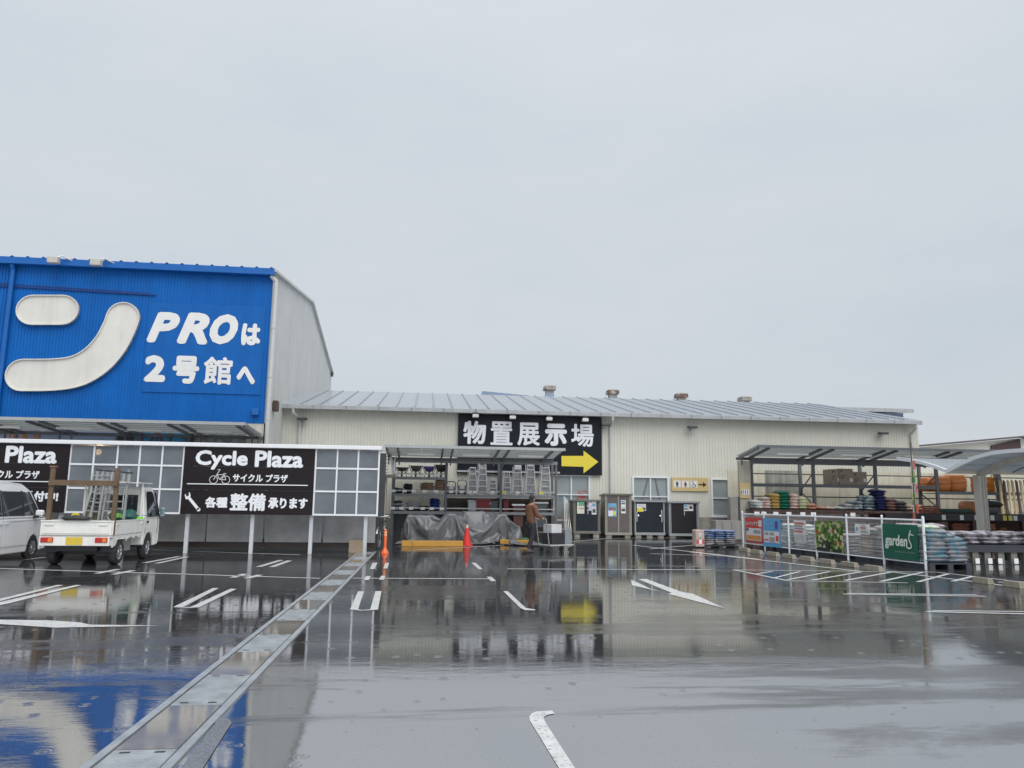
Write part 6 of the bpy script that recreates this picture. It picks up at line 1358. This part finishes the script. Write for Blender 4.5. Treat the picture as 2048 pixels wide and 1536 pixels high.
# ladders and long goods in the bed
def bed_ladder(x, y, h, w, lean, label, n=8, m=None):
    t = thing('ladder', tw(x, y, .66), label, 'ladder', 'ladders standing in the truck bed'); m = m or AL
    for s in (-1, 1): build(B().bar(tw(x+s*w/2, y, .662), tw(x+s*w/2+lean, y+.12, .66+h), .035, .07, (0,1,0)), 'rail', m, t)
    for k in range(n): f = (k+.5)/n; build(B().bar(tw(x-w/2+lean*f, y+.12*f, .66+h*f), tw(x+w/2+lean*f, y+.12*f, .66+h*f), .03, .03), 'rung', m, t)
WAL = mat('weathered_aluminium', (.42,.43,.42), .35, metal=.4, var=.2)
bed_ladder(.05, .75, 1.42, .42, .06, 'wide grey ladder at the back of the truck bed', 8, WAL); bed_ladder(.12, .55, 1.22, .16, .03, 'narrow pale ladder in front of the crossbar', 6); bed_ladder(.36, .62, 1.05, .22, .02, 'short ladder on the right of the truck bed', 5, WAL); bed_ladder(.34, .95, 1.48, .55, -.02, 'broad extension ladder leaning to the cab', 9, AL); bed_ladder(-.12, .6, 1.05, .12, .14, 'slanted narrow ladder on the left of the load', 5, WAL)
ld = thing('ladder_top_section', tw(.3,.9,2.0), 'horizontal ladder section lying on top of the load', 'ladder')
for z in (0, .22): build(B().bar(tw(-.05,.85,2.12-z), tw(.72,1.0,2.06-z), .05, .03), 'rail', WAL if z else TRIM, ld)
for k in range(7): f = (k+.3)/7; build(B().bar(tw(-.05+.77*f,.85+.15*f,1.9-.06*f), tw(-.05+.77*f,.85+.15*f,2.12-.06*f), .06, .03), 'rung', AL, ld)
o = build(bag_mesh(.5,.6,.55,3).xf(Matrix.Translation(tw(-.05,.9,.665))), 'brown_sack', mat('olive_brown_sack', (.10,.08,.05), .7, var=.3), None, smooth=True, fix=False); tag(o, 'olive brown sack low in the truck bed', 'sack')
o = build(B().box(TO.x-.22, TO.x-.02, TO.y+.95, TO.y+1.05, .9, 1.78), 'green_board', mat('dark_green_board', (.03,.045,.03), .6), None, bevel=.01); tag(o, 'dark green board upright behind the slanted ladder', 'board')
b = B(); b.lathe([(.045,-.03),(.085,-.03),(.085,.03),(.045,.03),(.045,-.03)], tw(-.10,.12,1.06), 20, 'y'); o = build(b, 'tape_roll', mat('yellow_tape', (.7,.56,.02), .4), None, smooth=False); tag(o, 'yellow tape roll hanging at the truck tail', 'tape')
o = build(bag_mesh(.55,.5,.3,5).xf(Matrix.Translation(tw(.45,1.4,.90))), 'green_tarpaulin', mat('teal_green_tarp', (.01,.09,.08), .5, var=.3), None, smooth=True, fix=False); tag(o, 'crumpled teal tarpaulin behind the cab', 'tarpaulin')
o = build(B().grid(lambda u, v: tw(.42+.34*u, .8+1.0*u, 1.10-.13*u+.10*(v-.5)*1), 6, 2), 'lime_strap', mat('lime_strap', (.22,.7,.06), .5), None, fix=False); tag(o, 'lime green strap running to the truck side', 'strap')
o = build(bag_mesh(.62,.16,.10,9).xf(Matrix.Translation(tw(.0,-.02,.985))), 'black_bundle', mat('black_strap_bundle', (.03,.028,.03), .4, var=.5), None, smooth=True, fix=False); tag(o, 'black folded strap bundle draped over the tailgate', 'strap')
mp_ = thing('mop', tw(.28,1.72,.67), 'beige string mop standing against the cab rear', 'mop'); build(B().cyl(tw(.28,1.72,.67), tw(.26,1.78,1.7), .012, n=8), 'handle', FWH, mp_)
b = B()
for k in range(16): a = k*.4; b.cyl(tw(.27,1.72,1.22), tw(.27+.07*math.cos(a),1.72+.05*math.sin(a)-.03,.92+.03*math.sin(3*a)), .012, n=5)
build(b, 'mop_strings', mat('beige_mop', (.4,.33,.27), .8), mp_)
b = B(); b.tube([tw(.56,1.9,1.16), tw(.5,1.89,1.17), tw(.5,1.885,.95), tw(.52,1.88,.72)], .014, 6); o = build(b, 'rubber_strap', TRIM); tag(o, 'black rubber strap hanging on the cab rear', 'strap')

# --- white tall minivan at the left edge, nose away from the camera
vn = thing('minivan', (-10.09, 17.2, 0), 'white tall minivan at the left picture edge', 'van', local=True)
HV = .735
def hwv(z): return HV if z < .98 else HV-(z-.98)*.20
vp = [(0.02,.35),(0.0,.9),(.06,1.6),(.16,1.77),(1.6,1.80),(2.3,1.76),(2.62,1.62),(3.02,1.04),(3.30,.97),(3.40,.84),(3.42,.45),(3.36,.22),(3.06,.20),(3.02,.36),(2.92,.52),(2.74,.59),(2.56,.52),(2.46,.36),(2.42,.19),(.86,.19),(.82,.36),(.72,.52),(.54,.59),(.36,.52),(.26,.36),(.2,.25)]
vb = build(shell(clip(vp, .98, False), lambda z: HV), 'body', WHV, vn, local=True, bevel=.04, seg=3); build(shell(clip(vp, .98, True), hwv), 'upper_body', WHV, vb, local=True, bevel=.05, seg=3)
build(B().box(-HV+.05, HV-.05, .3, 3.05, .2, .62), 'underbody', TRIM, vb, local=True)
def gv(pts, s, d=.006): return B().prism([(s*(hwv(z)+.004), y, z) for y, z in pts], (s*d, 0, 0))
for s in (-1, 1):
    build(gv([(.2,1.04),(.22,1.58),(1.22,1.60),(1.22,1.04)], s), 'rear_side_window', CGL, vb, local=True, bevel=.003); build(gv([(1.30,1.04),(1.30,1.60),(2.12,1.60),(2.12,1.04)], s), 'door_window', CGL, vb, local=True, bevel=.003); build(gv([(2.20,1.04),(2.20,1.60),(2.42,1.58),(2.84,1.06),(2.80,1.04)], s), 'quarter_window', CGL, vb, local=True, bevel=.003)
    build(gv([(1.24,1.03),(1.28,1.03),(1.28,1.62),(1.24,1.62)], s, .008), 'black_pillar', TRIM, vb, local=True); build(gv([(2.13,1.03),(2.19,1.03),(2.19,1.62),(2.13,1.62)], s, .008), 'black_pillar', TRIM, vb, local=True); build(gv([(2.44,1.60),(2.52,1.60),(2.96,1.04),(2.86,1.04)], s, .009), 'black_pillar', TRIM, vb, local=True)
    for yy in (1.26, 2.40): build(gv([(yy,.30),(yy+.007,.30),(yy+.007,1.02),(yy,1.02)], s, .002), 'door_gap', MATS['panel_gap_grey'], vb, local=True)
    build(gv([(.9,.36),(2.4,.36),(2.4,.42),(.9,.42)], s, .012), 'sill_moulding', WHV, vb, local=True); build(gv([(1.3,.90),(2.95,.93),(2.95,.938),(1.3,.908)], s, .003), 'belt_crease', MATS['panel_gap_grey'], vb, local=True)
    for yy in (1.08, 1.34): build(gv([(yy,.86),(yy+.16,.86),(yy+.16,.90),(yy,.90)], s, .035), 'door_handle', WHV, vb, local=True, bevel=.01)
    m_ = build(B().box(s*(HV+.13)-.10, s*(HV+.13)+.08, 2.58, 2.70, 1.03, 1.17), 'mirror', WHV, vb, local=True, bevel=.04, seg=3); build(B().box(s*(HV+.03)-.05, s*(HV+.03)+.06, 2.6, 2.68, .98, 1.03), 'mirror_foot', TRIM, m_, local=True)
    build(B().box(s*.52-.18, s*.52+.18, 3.385, 3.42, .68, .84), 'headlight', mat('headlight_glass', (.5,.52,.54), .08, coat=.8), vb, local=True, bevel=.02)
    wheel(vn, s*.64, .54, .275, .15, ALLOY, s, 10); wheel(vn, s*.64, 2.74, .275, .15, ALLOY, s, 10)
build(B().prism([(-.62,2.665,1.60),(.62,2.665,1.60),(.70,3.03,1.07),(-.70,3.03,1.07)], (0,.012,.008)), 'windscreen', CGL, vb, local=True)
build(B().prism([(-.6,.06,1.62),(.6,.06,1.62),(.66,.0,1.08),(-.66,.0,1.08)], (0,-.012,0)), 'rear_window', CGL, vb, local=True)
build(shell([(.2,1.79),(1.6,1.815),(2.25,1.78),(2.25,1.75),(1.6,1.76),(.2,1.75)], lambda z: .58), 'roof_panel', WHV, vb, local=True, bevel=.02)
# ------------------------------------------------------------------ person with flatbed cart
def skin(name, verts, edges, radii, m, parent, sub=2, root=0):
    me = bpy.data.meshes.new(name); me.from_pydata(verts, edges, []); me.materials.append(m)
    o = bpy.data.objects.new(name, me); COL.objects.link(o)
    md = o.modifiers.new('skin', 'SKIN'); md.use_smooth_shade = True
    for i, r in enumerate(radii):
        s = me.skin_vertices[0].data[i]; s.radius = (r, r) if not isinstance(r, tuple) else r; s.use_root = (i == root)
    ss = o.modifiers.new('sub', 'SUBSURF'); ss.levels = sub; ss.render_levels = sub
    if parent is not None: o.parent = parent
    return o
SKINM = mat('skin', (.42,.24,.16), .5, var=.06); JACK = mat('brown_jacket', (.15,.065,.035), .75, var=.25, scale=9); TROU = mat('black_trousers', (.016,.017,.024), .8, var=.2); HAIR = mat('black_hair', (.012,.011,.011), .5); SHOE = mat('dark_shoe', (.05,.045,.05), .5)
def person(loc, rz, label):
    # local frame: faces +Y
    hp = .88
    V = [(0,0,hp),(0,-.01,1.08),(0,.0,1.28),(0,.0,1.40),(0,.015,1.47),(0,.03,1.58),
         (-.19,0,1.36),(-.235,.03,1.12),(-.20,.26,1.02),(-.19,.34,1.02),
         (.19,0,1.36),(.235,.03,1.12),(.20,.26,1.02),(.19,.34,1.02),
         (-.09,0,.82),(-.10,.10,.47),(-.10,.02,.09),(.09,0,.82),(.10,-.03,.47),(.10,-.20,.11)]
    E_ = [(0,1),(1,2),(2,3),(3,4),(4,5),(3,6),(6,7),(7,8),(8,9),(3,10),(10,11),(11,12),(12,13),(0,14),(14,15),(15,16),(0,17),(17,18),(18,19)]
    rad = [(.10,.06),(.10,.06),(.12,.07),(.09,.07),.05,.055,.06,.05,.035,.028,.06,.05,.035,.028,.09,.06,.035,.09,.06,.035]
    o = skin('person', V, E_, rad, SKINM, None); o.location = loc; o.rotation_euler = (0,0,rz); tag(o, label, 'person')
    V2 = [(0,0,.80),(0,-.01,1.08),(0,.0,1.28),(0,0,1.40),(0,.01,1.45),(-.20,0,1.36),(-.245,.03,1.12),(-.20,.26,1.03),(.20,0,1.36),(.245,.03,1.12),(.20,.26,1.03)]
    skin('jacket', V2, [(0,1),(1,2),(2,3),(3,4),(3,5),(5,6),(6,7),(3,8),(8,9),(9,10)], [(.18,.13),(.165,.115),(.175,.12),(.11,.09),.075,.08,.068,.052,.08,.068,.052], JACK, o)
    V3 = [(0,0,1.0),(-.095,0,.8),(-.10,.10,.47),(-.10,.02,.10),(.095,0,.8),(.10,-.03,.47),(.10,-.20,.12)]
    skin('trousers', V3, [(0,1),(1,2),(2,3),(0,4),(4,5),(5,6)], [(.16,.11),.105,.078,.06,.105,.078,.06], TROU, o)
    for s, y, z in ((-1,.02,.0),(1,-.2,.02)):
        skin('shoe', [(s*.10,y-.05,.05+z),(s*.10,y+.06,.045+z),(s*.105,y+.17,.035+z)], [(0,1),(1,2)], [.05,.045,.035], SHOE, o)
    b = B(); b.lathe([(.0,-.125),(.045,-.12),(.068,-.07),(.078,0),(.076,.06),(.055,.105),(0,.125)], (0,.035,1.60), 18); h = build(b, 'head', SKINM, o, smooth=True, local=True)
    for v in h.data.vertices:
        if v.co.y < 0: v.co.y *= 1.25
    build(B().add([(-.012,.108,1.58),(.012,.108,1.58),(0,.135,1.578),(0,.11,1.62)],[(0,1,2),(0,2,3),(1,3,2)]), 'nose', SKINM, o, local=True)
    for s in (-1,1):
        build(B().lathe([(0,-.02),(.012,-.01),(.014,.01),(0,.022)], (s*.079,.03,1.60), 8), 'ear', SKINM, o, smooth=True, local=True); build(B().lathe([(0,-.008),(.01,0),(0,.008)], (s*.03,.107,1.615), 8), 'eye', HAIR, o, smooth=True, local=True)
    build(B().box(-.024,.024,.104,.112,1.545,1.551), 'mouth', mat('lips', (.3,.12,.1), .5), o, local=True)
    b = B(); b.lathe([(.082,-.02),(.090,.03),(.084,.075),(.06,.115),(0,.138)], (0,.02,1.605), 18)
    b.grid(lambda u, v: Vector((.088*math.cos(math.pi*(1+u)), .02+.095*math.sin(math.pi*(1+u)), 1.50+.10*v)), 12, 3); build(b, 'hair', HAIR, o, smooth=True, local=True, fix=False)
    for s in (-1,1):
        for k in range(4): skin('finger', [(s*.20-.028+.018*k,.345,1.02),(s*.20-.028+.018*k,.395-.006*abs(k-1.4),1.015),(s*.20-.028+.018*k,.40,.985)], [(0,1),(1,2)], [.0085,.008,.007], SKINM, o, 1)
        skin('thumb', [(s*.185-s*.03,.33,1.02),(s*.15,.36,1.01),(s*.155,.385,.995)], [(0,1),(1,2)], [.010,.009,.008], SKINM, o, 1)
    return o
pg = G(1062, 1106); PRZ = R(-60)
person((pg.x, pg.y, 0), PRZ, 'person in brown jacket and black trousers pushing a flatbed cart')
dv = Vector((-math.sin(PRZ), math.cos(PRZ), 0)); cc = Vector((pg.x, pg.y, 0)) + dv*.95
fc = thing('flatbed_cart', cc, 'steel flatbed shopping cart with boxes pushed by the person', 'cart', rz=PRZ, local=True)
build(B().box(-.28,.28,-.45,.5,.2,.24), 'deck', GREYP, fc, local=True, bevel=.01)
build(B().tube([(-.25,-.45,.22),(-.25,-.58,1.0),(.25,-.58,1.0),(.25,-.45,.22)], .016, 8).tube([(-.25,-.52,.6),(.25,-.52,.6)], .012, 8), 'handle', CHR, fc, local=True)
for sx in (-.22,.22):
    for sy in (-.38,.42): build(B().cyl((sx-.02,sy,.08),(sx+.02,sy,.08),.08,n=14), 'wheel', RUB, fc, local=True)
def boxthing(c, sx, sy, sz, m, label, rz):
    o = build(B().box(-sx/2,sx/2,-sy/2,sy/2,0,sz), 'goods_box', m, None, local=True, bevel=.008); o.location = c; o.rotation_euler = (0,0,rz); return tag(o, label, 'box', 'boxes on the flatbed cart')
boxthing(cc+Vector((0,0,.24))-dv*.1, .5, .5, .34, mat('black_crate', (.025,.026,.03), .4), 'black crate at the bottom of the flatbed cart', PRZ); boxthing(cc+Vector((0,0,.581))-dv*.12, .4, .4, .26, mat('pale_box', (.5,.52,.53), .5), 'pale box on top of the black crate on the cart', PRZ); boxthing(cc+Vector((0,0,.24))+dv*.33, .46, .28, .45, mat('grey_box', (.2,.22,.24), .5), 'grey box at the front of the flatbed cart', PRZ)
